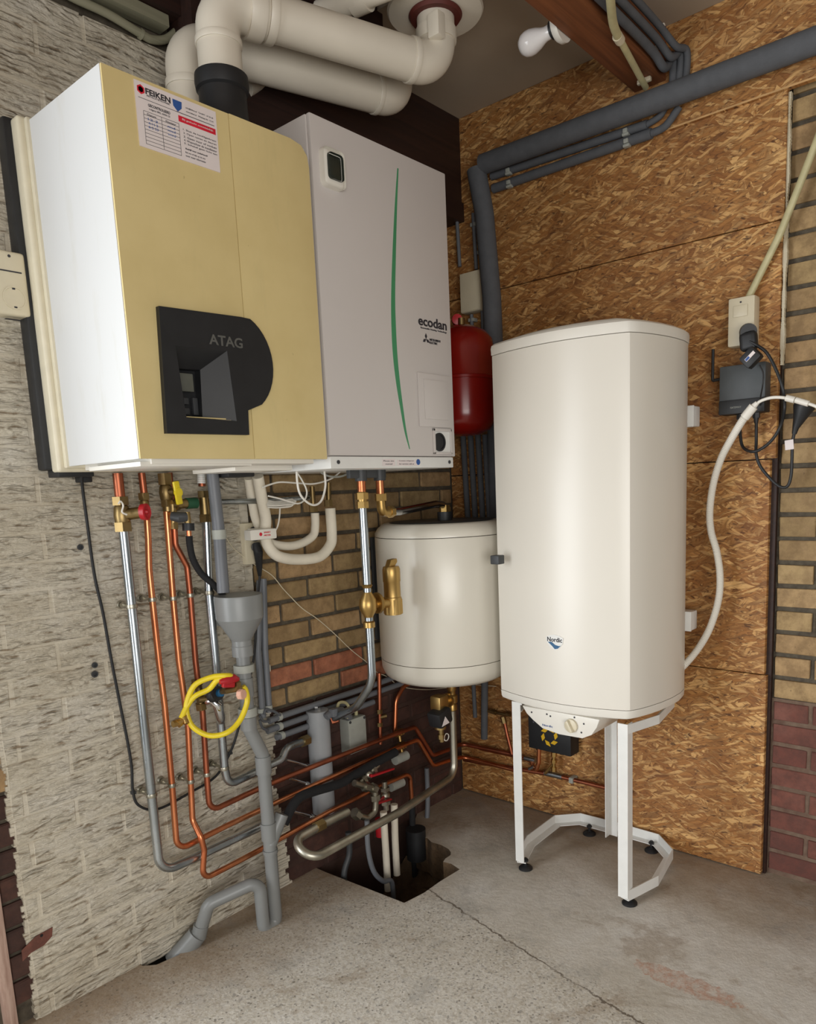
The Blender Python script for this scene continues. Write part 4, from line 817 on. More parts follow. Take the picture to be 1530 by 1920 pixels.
cord('white_cable', 'thick white cable hanging in a long loop between boiler and heat pump cabinet', PYs(.22, (556, 868), (557, 900), (562, 925), (575, 941), (590, 947), (603, 938), (610, 913), (609, 890), (606, 866)), .003, M['white_plastic'])
cord('white_cable', 'thin white cable looping right into the untidy coil on the level pipe', PYs(.18, (546, 872), (556, 885), (566, 900), (575, 920), (572, 936), (560, 944), (545, 941), (525, 935), (503, 930)), .0022, M['white_plastic'])
cord('white_cable', 'white cable bundle running level under the boiler to the cabinet underside', PYs(.15, (492, 914), (505, 909), (526, 904), (560, 906), (590, 907), (622, 897), (643, 880)), .0024, M['white_plastic'])
cord('white_cable', 'pale grey cable curving under the cabinet corner', PYs(.16, (590, 866), (600, 884), (618, 893), (640, 893), (665, 882)), .003, M['grey_box'])
cord('white_cable', 'thin white lead from the cable coil down to the plug-in module', PYs(.10, (525, 950), (524, 968), (521, 985), (516, 996)), .0022, M['white_plastic'])
b = B()
for q in range(7):
    j = q * 1.7; b.tube(smooth(PYs(.11 + .004 * q, (501, 938 + j * .9), (520, 941 + j * .7), (548 + q % 3 * 3, 936 + j * .9), (543 - q % 2 * 6, 944 + j * .6), (520, 948 + j * .4), (502, 944 + j * .7))), .002, 6)
tag(ob('cable_coil', b, M['white_plastic']), 'untidy coil of thin white cable on the level galvanised branch', 'cable coil')
cord('sensor_cord', 'thin beige sensor cord strung diagonally down across the yellow bricks', PYs(.02, (423, 1007, .03), (440, 1030), (475, 1057), (509, 1078), (530, 1103), (544, 1118), (567, 1141), (597, 1162), (630, 1191), (659, 1219), (693, 1246), (706, 1260), (726, 1269), (752, 1287), (798, 1293), (850, 1288)) + PXs(.02, (889, 1284), (930, 1287)), .0014, M['cream'])
# grey conduits
def conduit(label, pts, r=.0095, mt=None, rad=.02, clips=()):
    t = pipe('grey_conduit', label, pts, r, mt or M['conduit_grey'], rad, cat='conduit', group=None)
    for c_, ax in clips:
        b = B(); b.tube([c_ - ax * .006, c_ + ax * .006], r + .003, 12); b.box(c_ + Vector((0, -.012, 0)), (.014, .012, .014), .002); ob('saddle', b, M['grey_box'], t)
    return t
hz = (PY(696, 1286, .03) - PY(525, 1343, .03)).normalized(); up = Vector((0, 0, 1))
conduit('grey conduit dropping left of the yellow bricks, left one of the pair', PYs(.03, (487, 1088), (484, 1220), (493, 1345)), clips=[(PY(490, 1332, .03), up)])
conduit('grey conduit dropping left of the yellow bricks, right one of the pair', PYs(.035, (494, 1085), (497, 1220), (505, 1335)), clips=[(PY(503, 1326, .035), up)])
conduit('topmost of the three level grey conduits under the yellow bricks', PYs(.03, (504, 1352), (525, 1343.5), (696, 1286), (768, 1259), (850, 1232)), clips=[(PY(523, 1344, .03), hz)])
conduit('middle of the three level grey conduits under the yellow bricks', PYs(.032, (501, 1371), (527, 1361), (600, 1335), (760, 1279)), clips=[(PY(524, 1362, .032), hz)])
conduit('lowest of the three level grey conduits under the yellow bricks', PYs(.032, (518, 1383), (540, 1375), (600, 1353), (700, 1316)), clips=[(PY(528, 1379, .032), hz)])
b = B()
for pts in (((487, 1342), (494, 1352), (505, 1352)), ((487, 1350), (492, 1364), (503, 1370)), ((495, 1340), (499, 1330), (512, 1333), (526, 1341))): b.tube(smooth(PYs(.045, *pts)), .004, 8)
tag(ob('conduit_wires', b, M['foam_grey']), 'loose grey wires bridging the conduit corner at the yellow bricks', 'wires')
# galvanised line with air separator
gy = .292; gxp = .757
g = pipe('steel_pipe', 'galvanised pipe dropping from the cabinet through the brass air separator and curving back', [Vector((gxp, gy, 1.16)), Vector((gxp, gy, .66)), Vector((.757, .22, .575)), PY(624, 1348, .06)], .0118, M['galv'], .09)
b = B(); stack(b, gxp, gy, [(.010, 1.205), (.0135, 1.20), (.0135, 1.165), (.010, 1.16)]); b.hexnut((gxp, gy, 1.20), (gxp, gy, 1.182), .018); b.hexnut((gxp, gy, 1.176), (gxp, gy, 1.158), .0175); ob('coupling', b, M['brass_new'], g)
b = B(); b.cyl((gxp, gy, 1.245), (gxp, gy, 1.195), .0115); ob('copper_stub', b, M['copper'], g)
b = B(); b.hexnut(PY(634, 1345, .075), PY(622, 1349, .06), .018); ob('nut', b, M['copper_old'], g)
sp_ = thing('air_separator', 'bright brass air separator beside the round tank', 'air separator', (.672, .30, .84))
sx_ = PY(735, 1100, .30).x; z_t = PY(732, 1062, .30).z; z_b = PY(735, 1152, .30).z
b = B(); b.lathe([(.001, z_b), (.026, z_b), (.0265, z_b + .01), (.0265, z_b + .05), (.0245, z_b + .052), (.0245, z_t - .045), (.026, z_t - .043), (.026, z_t - .008), (.023, z_t), (.001, z_t + .001)], (sx_, .30, 0), seg=28); b.hexnut((sx_, .30, z_b + .002), (sx_, .30, z_b + .045), .029); b.prism([(sx_ + .018, .292, z_t), (sx_ + .008, .292, z_t + .02), (sx_ - .016, .292, z_t + .022), (sx_ - .018, .292, z_t + .012), (sx_ - .006, .292, z_t)], (0, .018, 0), .002)
ob('body', b, M['brass_new'], sp_)
b = B(); zj = PY(694, 1133, gy).z; stack(b, gxp, gy, [(.010, zj + .06), (.016, zj + .055), (.010, zj + .045), (.012, zj + .035), (.024, zj + .015), (.026, zj), (.024, zj - .015), (.012, zj - .035), (.010, zj - .045), (.017, zj - .05), (.017, zj - .065), (.010, zj - .067)])
b.cyl((gxp, gy, zj), (sx_ + .02, .30, zj - .005), .014); b.lathe([(.012, 0), (.030, .001), (.031, .008), (.028, .012), (.012, .012)], (gxp - .028, gy + .002, zj), (-1, .1, 0), 22); ob('tee', b, M['brass_new'], sp_)
g2 = pipe('steel_pipe', 'short chrome-bright pipe from the cabinet elbow over to the tank top', [Vector((.678, .292, 1.142)), Vector((.60, .285, 1.141)), Vector((.40, .255, 1.155)), Vector((.35, .25, 1.15)), Vector((.35, .25, 1.115))], .0115, M['chrome'], .03)
b = B(); b.cyl((.684, .292, 1.245), (.684, .292, 1.19), .0115); ob('copper_stub', b, M['copper'], g2)
b = B(); b.hexnut((.684, .292, 1.195), (.684, .292, 1.175), .017); b.tube(fillet([Vector((.684, .292, 1.18)), Vector((.682, .292, 1.143)), Vector((.64, .289, 1.142))], .014), .0135, 14); b.hexnut((.652, .290, 1.142), (.634, .288, 1.142), .017); b.hexnut((.35, .25, 1.150), (.35, .25, 1.128), .017); ob('elbow', b, M['brass_new'], g2)
# grey header cylinder
gc = thing('grey_cylinder', 'upright grey steel separator cylinder among the low pipes', 'cylinder', PY(602, 1500, .085))
CYY = .041; za = PY(594, 1331, CYY).z; zb = PY(609, 1520, CYY).z; xc_ = PY(601, 1420, CYY).x
b = B(); b.lathe([(.001, zb), (.036, zb), (.036, za - .002), (.034, za), (.001, za)], (xc_, CYY, 0), seg=30); ob('body', b, plain('painted_steel', (150, 153, 156), .25, var=.04), gc)
b = B(); b.hexnut((xc_, CYY, za), (xc_, CYY, za + .012), .010); ob('vent_plug', b, M['chrome'], gc)
for (u0, v0, u1, v1) in ((537, 1425, 578, 1437), (544, 1460, 576, 1470), (550, 1522, 585, 1531)):
    b = B(); b.tube([PY(u0, v0, .055), PY(u1, v1, .048)], .0045, 10); b.hexnut(PY(u1 - 3, v1 - 1, .049), PY(u1 + 3, v1 + 1, .048), .007); ob('bolt', b, M['chrome'], gc)
b = B(); b.tube([PY(612, 1345, .09), PY(622, 1335, .09), PY(640, 1332, .07), PY(655, 1345, .05)], .012, 14); b.box(PY(625, 1336, .1), (.02, .02, .025), .003)
ob('union', b, M['conduit_grey'], gc)
jb = thing('junction_box', 'small grey junction box on the wall right of the grey cylinder', 'box', PY(665, 1400, .03))
b = B(); b.bx(.556, .636, .0, .045, .350, .468, .006); ob('housing', b, M['grey_box'], jb)
b = B()
for x in (.564, .628):
    for z in (.358, .46): b.lathe([(.0045, 0), (.0045, .002), (.001, .002)], (x, .045, z), (0, 1, 0), 10)
ob('screw', b, M['dark_grey'], jb)
cord('cream_cable', 'cream cable arching over the grey junction box', PYs(.06, (650, 1347), (655, 1330), (648, 1318), (636, 1318), (632, 1330)), .005, M['old_cream'])
cord('cream_cable', 'cream cable rising behind the curved galvanised pipe', PYs(.02, (668, 1345), (668, 1325), (675, 1308), (684, 1298)), .006, M['old_cream'])
# tank return pipe
rt = pipe('steel_pipe', 'dull steel pipe below the tank sweeping forward and looping back low over the pit', [Vector((.350, .25, .462)), Vector((.352, .25, .235)), PZ(747, 1524, .235), PZ(585, 1612, .235), PZ(548, 1578, .27), PZ(600, 1548, .27), PZ(652, 1522, .27)], .0125, M['galv_dull'], .045)
b = B(); b.hexnut(PZ(592, 1552, .27), PZ(606, 1545, .27), .017); ob('coupling', b, M['brass'], rt)
mv = thing('motor_valve', 'brass zone valve with black motor head and warning triangle under the round tank', 'valve', (.35, .25, .46))
b = B(); stack(b, .35, .25, [(.012, .555), (.016, .552), (.016, .535), (.013, .53), (.013, .52), (.019, .515), (.019, .492), (.013, .488), (.016, .482), (.016, .465), (.010, .462)]); b.cyl((.35, .25, .505), (.42, .26, .505), .014); b.lathe([(.012, 0), (.024, 0), (.024, .012), (.012, .012)], (.372, .252, .505), (1, .1, 0), 18); b.box((.43, .262, .512), (.045, .045, .05), .008); ob('body', b, M['brass_new'], mv)
b = B(); b.box((.445, .275, .470), (.062, .055, .052), .008, Euler((0, .25, 0))); ob('motor_head', b, M['black'], mv)
b = B(); b.prism([(.452, .3035, .478), (.470, .3035, .448), (.432, .3035, .452)], (0, .0006, 0)); ob('warning_triangle', b, M['paper'], mv)
b = B(); b.cyl((.445, .275, .452), (.445, .275, .430), .019); b.cyl((.443, .275, .43), (.440, .275, .385), .009); b.hexnut((.441, .275, .410), (.441, .275, .395), .013); ob('lower_union', b, M['brass'], mv)
b = B(); b.tube([Vector((.428 + .012 * math.cos(a / 12 * 6.283), .285, .398 + .012 * math.sin(a / 12 * 6.283))) for a in range(12)], .0018, 6, closed=True); ob('tag_ring', b, M['white_plastic'], mv)
# black foam insulated pipe
b = B(); b.tube(smooth(PYs(.118, (532, 1545), (548, 1512), (565, 1493), (592, 1483), (640, 1468), (680, 1444), (742, 1410)), 6), .014, 16)
tag(ob('foam_insulated_pipe', b, M['foam_black']), 'black foam-wrapped pipe bending up between the copper pipes behind the grey drain', 'pipe')
pipe('copper_pipe', 'short upright copper riser left of the tank bottom', PYs(.05, (711, 1262), (711.6, 1334), (713, 1395)), .007, M['copper_old'])
pipe('copper_pipe', 'copper pipe curving from the low run up behind the round tank', PYs(.04, (740, 1372), (742, 1312), (757, 1286), (790, 1272), (830, 1268)), .0078, M['copper'], .05)
b = B(); b.hexnut(PY(711.6, 1330, .05), PY(711.8, 1338, .05), .010); b.hexnut(PY(712, 1355, .05), PY(712, 1362, .05), .010); b.tube([PY(712, 1345, .05), PY(724, 1342, .06)], .008, 10)
tag(ob('drain_cock', b, M['brass']), 'small brass drain cock on the upright copper riser', 'valve')
for (u, v, l_) in ((748, 1374, 'brass coupling on the upper low copper pipe'), (752, 1399, 'brass coupling on the lower low copper pipe')):
    b = B(); d_ = (PY(u + 10, v - 4, yP) - PY(u, v, yP)).normalized(); p_ = PY(u, v, yP)
    for q in (-.016, -.004, .008): b.hexnut(p_ + d_ * q, p_ + d_ * (q + .008), .0135)
    b.tube([p_ - d_ * .02, p_ + d_ * .02], .0105, 12); b.tube([p_ + d_ * .0, p_ + d_ * .0 + Vector((0, .004, -.03))], .006, 10)
    tag(ob('pipe_coupling', b, M['brass_new']), l_, 'coupling')
# manifold over the pit
def lever(name, label, c, d, hb):
    t = thing(name, label, 'valve', c); b = B(); p_ = Vector(c); d = Vector(d).normalized()
    b.tube([p_ - d * .05, p_ + d * .05], .010, 14); b.hexnut(p_ - d * .03, p_ - d * .018, .017); b.hexnut(p_ + d * .018, p_ + d * .03, .017); b.ball(p_, .017, (1, 1, 1), 14); ob('body', b, M['galv_dull'], t)
    b = B(); q0, q1 = hb; b.tube([p_, q0], .005, 8); L = (q1 - q0); b.box((q0 + q1) / 2, (L.length, .011, .007), .003, L.to_track_quat('X', 'Z').to_euler()); ob('lever', b, M['red_plastic'], t); return t
lever('ball_valve', 'upper ball valve with long red lever above the floor pit', PY(690, 1452, .12), (-.9, 0, .35), (PY(697, 1455, .145), PY(738, 1441, .135)))
lever('ball_valve', 'lower ball valve with red lever above the floor pit', PY(722, 1492, .12), (0, 0, 1), (PY(708, 1506, .15), PY(733, 1498, .14)))
b = B(); b.tube(fillet(PYs(.15, (664, 1468), (684, 1474), (702, 1478), (704, 1500), (703, 1522), (688, 1534), (668, 1528)), .02), .0105, 14); b.hexnut(PY(682, 1474, .15), PY(690, 1476, .15), .0165); b.hexnut(PY(703, 1490, .15), PY(704, 1500, .15), .0165); b.hexnut(PY(696, 1476, .15), PY(704, 1480, .15), .016); b.hexnut(PY(664, 1523, .15), PY(672, 1530, .15), .017)
tag(ob('bend_fitting', b, M['galv_dull']), 'dull steel swivel bend with brass nuts beside the red levers', 'fitting')
for k_, (u, v, l_) in enumerate(((752, 1420, 'upper grey plastic pipe end behind the red levers'), (744, 1470, 'lower grey plastic pipe end behind the red levers'))):
    b = B(); b.tube([PY(u - 12, v + 6, .08), PY(u + 10, v - 4, .08)], .0165, 18); tag(ob('grey_sleeve', b, M['grey_box']), l_, 'pipe')
pits = [(((719, 1522), (721, 1560), (724, 1606)), .012, 'white_pipe', 'pale wrapped pipe going down into the pit, left one', 'insul_white', .15), (((739, 1508), (740, 1545), (741, 1578)), .012, 'white_pipe', 'pale wrapped pipe going down into the pit, right one', 'insul_white', .13),
        (((688, 1538), (690, 1590), (700, 1632), (718, 1652), (735, 1655)), .008, 'grey_hose', 'grey hose curling down into the floor pit', 'conduit_grey', .20), (((772, 1500), (774, 1560), (776, 1600)), .011, 'dark_pipe', 'black pipe entering the pit at its right end', 'foam_black', .09),
        (((653, 1560), (655, 1600), (645, 1640)), .010, 'dark_pipe', 'dark grey pipe entering the pit at its left end', 'dark_grey', .10), (((800, 1440), (802, 1500), (800, 1560)), .009, 'grey_hose', 'slim grey hose hanging behind the steel pipe near the corner', 'conduit_grey', .05)]
for pts, r_, nm, l_, mm_, yy in pits:
    P_ = PYs(yy, *pts); P_.append(P_[-1] + Vector((0, 0, -.12))); b = B(); b.tube(smooth(P_), r_, 12); tag(ob(nm, b, M[mm_]), l_, 'hose' if 'hose' in nm else 'pipe')
b = B(); c_ = PY(712, 1535, .13); b.tube([c_, c_ + Vector((0, 0, -.06))], .016, 16); tag(ob('red_collar', b, M['red_plastic']), 'red plastic collar in the shade below the lower red lever', 'fitting')
b = B(); b.tube([Vector((.42, .12, -.08)), Vector((.42, .12, .03))], .035, 20); tag(ob('pit_stub', b, M['black']), 'black stub pipe standing in the pit', 'pipe')
# rubble in the pit
for q, (x, y, s_) in enumerate(((.50, .24, .035), (.56, .29, .028), (.62, .22, .03), (.46, .18, .04), (.68, .30, .022))):
    b = B(); bmesh.ops.create_icosphere(b.bm, subdivisions=2, radius=s_, matrix=Matrix.Translation((x, y, -.205)))
    for v in b.bm.verts: v.co += Vector((random.uniform(-1, 1), random.uniform(-1, 1), random.uniform(-1, 1))) * s_ * .18
    tag(ob('rubble_stone', b, M['dirt_and_shade']), ['largest', 'frontmost', 'middle', 'rearmost', 'smallest'][q] + ' dirty rubble stone lying in the floor pit', 'stone', 'rubble stones in the pit')
# ================================================================ STRAND-BOARD WALL: pipes, boxes, cables
lo = .024
pc = pipe('copper_pipe', 'copper pipe low on the strand board behind the heater stand', PXs(lo, (870, 1424), (900, 1430), (1037, 1453), (1144, 1479), (1180, 1486)), .0075, M['copper_old'])
b = B(); p_ = PX(1073, 1462, lo); b.bx(.0, .036, p_.y - .008, p_.y + .008, p_.z - .010, p_.z + .010, .002); ob('pipe_clip', b, M['grey_box'], pc)
pipe('copper_pipe', 'copper pipe with a U turn up to the black box on the strand board', PXs(.05, (900, 1403, .024), (960, 1416, .024), (996, 1426, .03), (1004, 1449, .05), (1010, 1430), (1011, 1395)), .0078, M['copper'], .02)
pipe('copper_pipe', 'slanted copper riser with brass elbow left of the heater stand leg', PXs(.03, (945, 1350), (951, 1378), (960, 1414)), .007, M['copper_old'])
b = B(); b.tube(PXs(.03, (912, 1332), (930, 1336), (950, 1340)), .006, 10); b.hexnut(PX(922, 1334, .03), PX(930, 1336, .03), .010); b.hexnut(PX(943, 1344, .03), PX(946, 1356, .03), .010); b.hexnut(PX(950, 1338, .03), PX(957, 1340, .03), .009)
tag(ob('brass_manifold', b, M['brass']), 'row of small brass elbows on the strand board left of the stand', 'fitting')
bb = thing('control_box', 'black box with yellow petal emblem on the strand board behind the heater stand', 'box', (.03, .45, .27))
b = B(); b.bx(.004, .062, .362, .535, .268, .388, .004); ob('housing', b, M['black'], bb)
b = B(); ce = PX(1030, 1381, .0625)
for q in range(6):
    a = math.radians(q * 60 + 15); d = Vector((0, math.cos(a), math.sin(a))); t_ = Vector((0, -math.sin(a), math.cos(a))); c_ = Vector((.062, ce.y, ce.z)) + d * .020
    b.prism([c_ - t_ * .014, c_ - t_ * .004 + d * .014, c_ + t_ * .014 + d * .014, c_ + t_ * .004], (.0008, 0, 0))
ob('petal_emblem', b, M['amber'], bb)
b = B(); b.tube(PXs(.04, (1038.6, 1410), (1038.4, 1446)), .007, 12); b.hexnut(PX(1038.6, 1410, .04), PX(1038.6, 1418, .04), .011); b.hexnut(PX(1038.4, 1424, .04), PX(1038.4, 1430, .04), .011); b.hexnut(PX(1038.4, 1438, .04), PX(1038.4, 1446, .04), .010); b.tube(PXs(.04, (1022, 1450), (1030, 1440), (1037, 1432)), .005, 10)
ob('brass_valve', b, M['brass_new'], bb)
b = B(); b.tube(PXs(.04, (1010, 1398), (1010, 1405)), .010, 12); ob('brass_union', b, M['brass_new'], bb)
b = B(); b.tube(PXs(lo, (1022, 1449), (1055, 1457)), .0105, 12); b.tube(PXs(.03, (984, 1421), (1004, 1426)), .0095, 12); b.tube(PXs(.06, (992, 1442), (1001, 1437)), .006, 10); tag(ob('pipe_sleeve', b, M['galv']), 'pale solder sleeves on the copper pipes under the black box', 'sleeve')
for (u0, v0, u1, v1, l_) in ((887, 1268, 891, 1345, 'slim dark conduit low in the corner behind the tank'), (909, 1262, 908, 1385, 'wider dark grey conduit low in the corner behind the tank')):
    pipe('corner_conduit', l_, PXs(.035, (u0, v0 - 40), (u0, v0), (u1, v1)), .008 if u0 < 900 else .013, M['foam_grey'], cat='conduit')
# thick insulated pipe along the top, turning down in the corner
zt = 2.243
bigx = .066
tp = thing('insulated_pipe', 'thick grey foam-insulated pipe along the top of the strand board', 'pipe', (bigx, 1.0, zt))
b = B(); b.tube([Vector((bigx, .235, zt + .008)), Vector((bigx, .9, zt)), Vector((bigx, 1.9, zt - .006))], .031, 20); ob('foam_sleeve', b, M['foam_grey'], tp)
dp = thing('insulated_pipe', 'thick grey foam-insulated pipe dropping down the corner edge of the strand board', 'pipe', (bigx, .25, 1.1))
b = B(); b.tube(fillet([PX(893, 318, .07), PX(908, 400, .06), PX(922, 560, .055), PX(928, 700, .055), PX(936, 980, .055)], .2), .032, 20); ob('foam_sleeve', b, M['foam_grey'], dp)
for q, (u0, v0, u1, v1, r_, l_) in enumerate(((922, 331, 1214, 233, .0122, 'upper slim insulated pipe clipped under the thick one'), (925, 354, 1222, 250, .0142, 'lower slim insulated pipe clipped under the thick one'))):
    xs_ = .024 + .001 * q; t = thing('slim_insulated_pipe', l_, 'pipe', PX(u1, v1, xs_))
    e1 = [PX(u1, v1, xs_), PX(u1 + 26, v1 - 18 + q * 4, xs_), PX(u1 + 40 + q * 12, v1 - 50, xs_ - .003)]
    b = B(); b.tube([PX(u0, v0, xs_), PX(u1, v1, xs_)], r_, 14); b.tube(smooth([PX(u0 + (u1 - u0) * .98, v0 + (v1 - v0) * .98, xs_)] + e1), r_ * .72, 12); ob('foam_sleeve', b, M['foam_grey'], t)
    for uu in ((1178, 958) if q else (1176, 956)):
        f_ = (uu - u0) / (u1 - u0); c_ = PX(uu, v0 + (v1 - v0) * f_, xs_); b = B(); b.box(c_ + Vector((r_, 0, -.003)), (.010, .014, .012), .002); b.box(c_ + Vector((r_ * .6, 0, -r_)), (.016, .020, .008), .002); ob('pipe_clip', b, M['grey_box'], t)
# tubes along the beam
by_ = .862
for q, (yy, zz, l_) in enumerate(((.858, 2.335, 'lowest grey tube along the ceiling beam'), (.868, 2.362, 'middle grey tube along the ceiling beam'), (.876, 2.390, 'uppermost grey tube along the ceiling beam'))):
    b = B(); b.tube(smooth([Vector((1.8, yy, zz)), Vector((.7, yy, zz)), Vector((.3, yy, zz)), Vector((.14, yy, zz - .004)), Vector((.07, yy + .004 + q * .006, zz - .02 - q * .006)), PX(1262 + q * 13, 104 - q * 4, .027), PX(1262 + q * 12, 150, .0215), PX(1258 + q * 12, 172, .0215)]), .0112 - q * .001, 12)
    tag(ob('beam_tube', b, M['foam_grey']), l_, 'tube', 'grey tubes along the ceiling beam')
b = B(); p_ = PX(1234, 88, .10); b.box(p_, (.012, .036, .011), .002, Euler((.25, 0, 0))); b.box(p_ + Vector((.02, .02, .03)), (.01, .014, .02), .002); tag(ob('tube_clip', b, M['white_plastic']), 'white plastic clip holding the grey tubes at the beam end', 'clip')
bc = thing('beam_conduit', 'old cream conduit with a bend running under the brown ceiling beam', 'conduit', (.2, .79, 2.30))
b = B(); b.tube(smooth([PZ(1143, -20, 2.300), PZ(1149, 40, 2.300), PZ(1160, 72, 2.300)], 6), .0105, 14); b.tube([PZ(1160, 70, 2.300), PZ(1211, 164, 2.298)], .0085, 14); ob('tube', b, M['old_cream'], bc)
b = B(); b.tube([PZ(1157, 67, 2.300), PZ(1163, 76, 2.300)], .0125, 14); p_ = PZ(1208, 156, 2.300); b.box(p_ + Vector((0, 0, .006)), (.012, .04, .012), .003); ob('saddle', b, M['cream'], bc)
# cream box in the corner + thin conduits
cb_ = thing('cream_box', 'blank cream junction box high on the dark corner boards', 'box', (.02, .15, 1.80))
b = B(); b.bx(.002, .045, .108, .190, 1.806, 1.938, .004); ob('housing', b, M['cream'], cb_)
b = B(); b.bx(.045, .049, .110, .188, 1.808, 1.936, .002); ob('lid', b, M['cream'], cb_)
for (u0, v0, u1, v1, l_) in ((853, 350, 862, 500, 'thin grey conduit above the cream box, left one'), (887, 400, 893, 505, 'thin grey conduit above the cream box, right one'), (900, 430, 906, 640, 'thin grey conduit right of the cream box'), (884, 590, 886, 640, 'thin grey conduit below the cream box')):
    c_ = [PX(u0, v0, .02), PX(u1, v1, .02)]; t = pipe('thin_conduit', l_, c_, .0065, M['conduit_grey'], cat='conduit'); b = B(); m_ = c_[0].lerp(c_[1], .2); b.bx(.001, .026, m_.y - .012, m_.y + .012, m_.z - .006, m_.z + .006, .002); ob('saddle', b, M['grey_box'], t)
for q, u in enumerate((872, 886, 900, 913)):
    t = pipe('dark_conduit', ['leftmost', 'second', 'third', 'rightmost'][q] + ' of four dark insulated tubes below the red vessel', [PX(u - 4, 815, .035), PX(u + 6, 985, .035), PX(u + 8, 1240, .035)], .0105, M['foam_grey'], cat='tube', group=None)
# right-hand socket group
rs = thing('socket_outlet', 'cream double socket with switch at the right edge of the strand board', 'socket', (.02, 1.08, 1.56))
b = B(); b.bx(.001, .046, 1.037, 1.108, 1.556, 1.684, .006); ob('housing', b, M['cream'], rs)
b = B(); b.bx(.046, .0485, 1.052, 1.090, 1.632, 1.662, .0015); ob('rocker', b, M['cream'], rs)
b = B(); b.lathe([(.0025, 0), (.0025, .001)], (.046, 1.071, 1.670), (1, 0, 0), 10); ob('indicator', b, M['ink'], rs)
cdt = pipe('cream_conduit', 'old cream conduit slanting up from the cream socket across the bricks', [Vector((.018, 1.082, 1.683)), PX(1462, 440, .018), PX(1500, 345, .018), PX(1560, 190, .018)], .0095, M['old_cream'], cat='conduit')
ps = thing('black_plug', 'black angled mains plug in the cream socket beside the heater', 'plug', PX(1405, 640, .07))
b = B(); b.tube([PX(1402, 622, .048), PX(1404, 622, .085)], [.022, .021], 20); b.box(PX(1404, 640, .078), (.03, .044, .05), .012, Euler((.1, 0, 0)), 3); ob('body', b, M['black'], ps)
b = B(); b.tube(smooth(PXs(.09, (1406, 640), (1420, 648), (1438, 662), (1455, 693), (1468, 730), (1471, 765, .07), (1464, 797), (1450, 822), (1430, 840), (1410, 847), (1393, 838, .05), (1388, 815, .04), (1388, 795, .03))), .0042, 10); ob('cord', b, M['black'], ps)
pq = thing('black_plug', 'lower black plug adapter with small white and blue label', 'plug', PX(1410, 670, .1))
b = B(); b.box(PX(1409, 671, .10), (.034, .046, .040), .008, Euler((.75, 0, 0))); ob('body', b, M['black'], pq)
lb = PX(1406, 668, .119); b = B(); b.box(lb, (.0012, .030, .0085), 0, Euler((.75, 0, 0))); ob('label_strip', b, M['paper'], pq)
b = B(); b.box(lb + Vector((.0008, -.006, -.0055)), (.0006, .012, .006), 0, Euler((.75, 0, 0))); ob('label_print', b, M['ink_blue'], pq)
b = B(); b.tube(smooth(PXs(.09, (1424, 684), (1431, 700), (1430, 722), (1426, 745, .07), (1425, 760, .055))), .002, 8); ob('cord', b, M['black'], pq)
gb = thing('gateway_box', 'dark grey gateway box with small aerial on the strand board', 'box', (.02, 1.08, 1.36))
b = B(); b.bx(.001, .050, 1.018, 1.142, 1.412, 1.506, .004); ob('housing', b, plain('gateway_grey', (70, 74, 76), .5, var=.12), gb)
b = B(); b.bx(.001, .053, 1.018, 1.142, 1.374, 1.413, .004); ob('lower_cover', b, M['black'], gb)
text('GATEWAY', (.0535, 1.066, 1.392), .030, M['grey_box'], gb, 'x', .005)
b = B(); b.tube(fillet([Vector((.03, 1.02, 1.476)), Vector((.03, .992, 1.474)), Vector((.03, .992, 1.56))], .003), .0042, 10); ob('aerial', b, M['black'], gb)
for y in (PX(1388, 785, .028).y, PX(1418, 785, .028).y):
    b = B(); b.hexnut((.028, y, 1.376), (.028, y, 1.360), .010); b.cyl((.028, y, 1.362), (.028, y, 1.346), .0075, .005); ob('cable_gland', b, M['black'], gb)
tp_ = thing('black_plug', 'black rubber mains plug hanging against the bricks with white tag', 'plug', PX(1500, 780, .05))
b = B(); b.tube(PXs(.045, (1512, 757), (1506, 765), (1499, 785), (1492, 802), (1489, 814)), [.027, .026, .016, .0085, .006], 20); ob('body', b, M['black'], tp_)
b = B(); b.tube(smooth(PXs(.04, (1490, 808), (1486, 830), (1485, 860), (1483, 893), (1476, 912), (1462, 912), (1444, 897), (1426, 875), (1418, 852), (1418, 825, .03), (1418, 782, .028))), .0042, 10); ob('cord', b, M['black'], tp_)
b = B(); b.box(PX(1480, 834, .048), (.003, .022, .026), .001, Euler((.1, 0, 0))); ob('cable_tag', b, M['paper'], tp_)
# ribbed conduit
cr = thing('ribbed_conduit', 'white ribbed flexible conduit snaking from the water heater up the strand board', 'conduit', PX(1340, 1000, .06))
pth = smooth(PXs(.07, (1268, 1262, .12), (1290, 1240, .09), (1312, 1212), (1332, 1175), (1347, 1125), (1350, 1080), (1344, 1035), (1333, 995), (1331, 955), (1338, 905), (1352, 860), (1370, 825, .08), (1391, 790, .10), (1404, 773, .11)), 18)
L_ = [pth[0]]; st_ = .0022; i = 0; cur = pth[0]
out_ = [pth[0]]; acc = 0
for i in range(1, len(pth)):
    seg_ = pth[i] - pth[i - 1]; d_ = seg_.length
    while acc + d_ >= st_:
        t_ = (st_ - acc) / d_; pth_p = pth[i - 1] + seg_ * t_; out_.append(pth_p); d_ -= (st_ - acc); acc = 0
        seg_ = pth[i] - pth_p; pth[i - 1] = pth_p
        if d_ <= 1e-9: break
    acc += d_
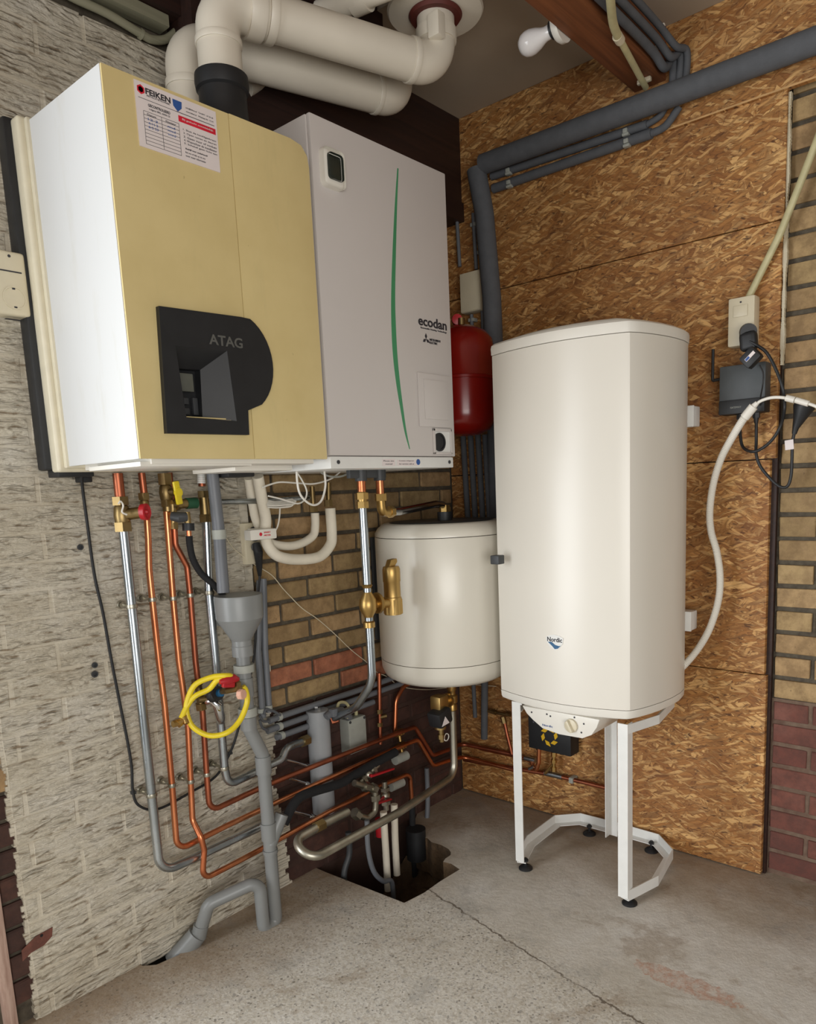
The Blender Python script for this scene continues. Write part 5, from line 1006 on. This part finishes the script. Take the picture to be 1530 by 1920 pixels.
b = B(); b.tube(out_, [.0108 if q % 2 else .0092 for q in range(len(out_))], 12); ob('ribbed_tube', b, M['white_plastic'], cr, 60)
b = B(); b.tube(PXs(.11, (1396, 783), (1413, 762)), .0125, 14); b.tube(PXs(.11, (1411, 764), (1420, 755)), [.009, .006], 12); ob('end_sleeve', b, M['white_plastic'], cr)
b = B(); b.tube(smooth(PXs(.11, (1416, 760), (1426, 752), (1444, 746), (1462, 745), (1482, 748), (1505, 754), (1530, 762), (1545, 775))), .0042, 10); ob('cord', b, M['white_plastic'], cr)
b = B(); b.tube(PXs(.11, (1474, 746), (1490, 750)), .0085, 12); b.tube(PXs(.11, (1492, 750), (1516, 757)), .0078, 12); ob('connector', b, M['white_plastic'], cr)
# left wall socket
sl = thing('wall_socket', 'yellowed double wall socket at the left edge beside the boiler back', 'socket', (1.52, .03, 1.6))
b = B(); b.bx(1.483, 1.556, .012, .055, 1.603, 1.733, .008, 3); ob('housing', b, M['cream'], sl)
b = B(); b.bx(1.494, 1.548, .054, .0565, 1.690, 1.6925); b.lathe([(.003, 0), (.003, .001)], (1.515, .055, 1.722), (0, 1, 0), 10); b.bx(1.50, 1.53, .03, .04, 1.5975, 1.5982); ob('slot', b, M['ink'], sl)
b = B(); b.lathe([(.0235, 0), (.0235, .002), (.021, .002), (.0195, -.006), (.001, -.007)], (1.514, .0555, 1.638), (0, 1, 0), 28); ol = ob('outlet_ring', b, M['cream'], sl)
b = B()
for dx in (-.008, .008): b.lathe([(.003, 0), (.003, .001)], (1.514 + dx, .050, 1.638), (0, 1, 0), 10)
for dz in (-.019, .019): b.bx(1.511, 1.517, .05, .056, 1.638 + dz - .002, 1.638 + dz + .002)
ob('contact_hole', b, M['ink'], sl)
# old conduit under the roof edge, top left
b = B(); b.tube(smooth(PYs(.02, (60, -50), (130, -8), (200, 25), (262, 62), (285, 74), (310, 74), (330, 60))), .0095, 12); b.tube([PY(262, 62, .02), PY(267, 66, .02)], .0125, 12)
tag(ob('painted_conduit', b, M['batten']), 'dirty painted conduit running along the top of the white wall', 'conduit')
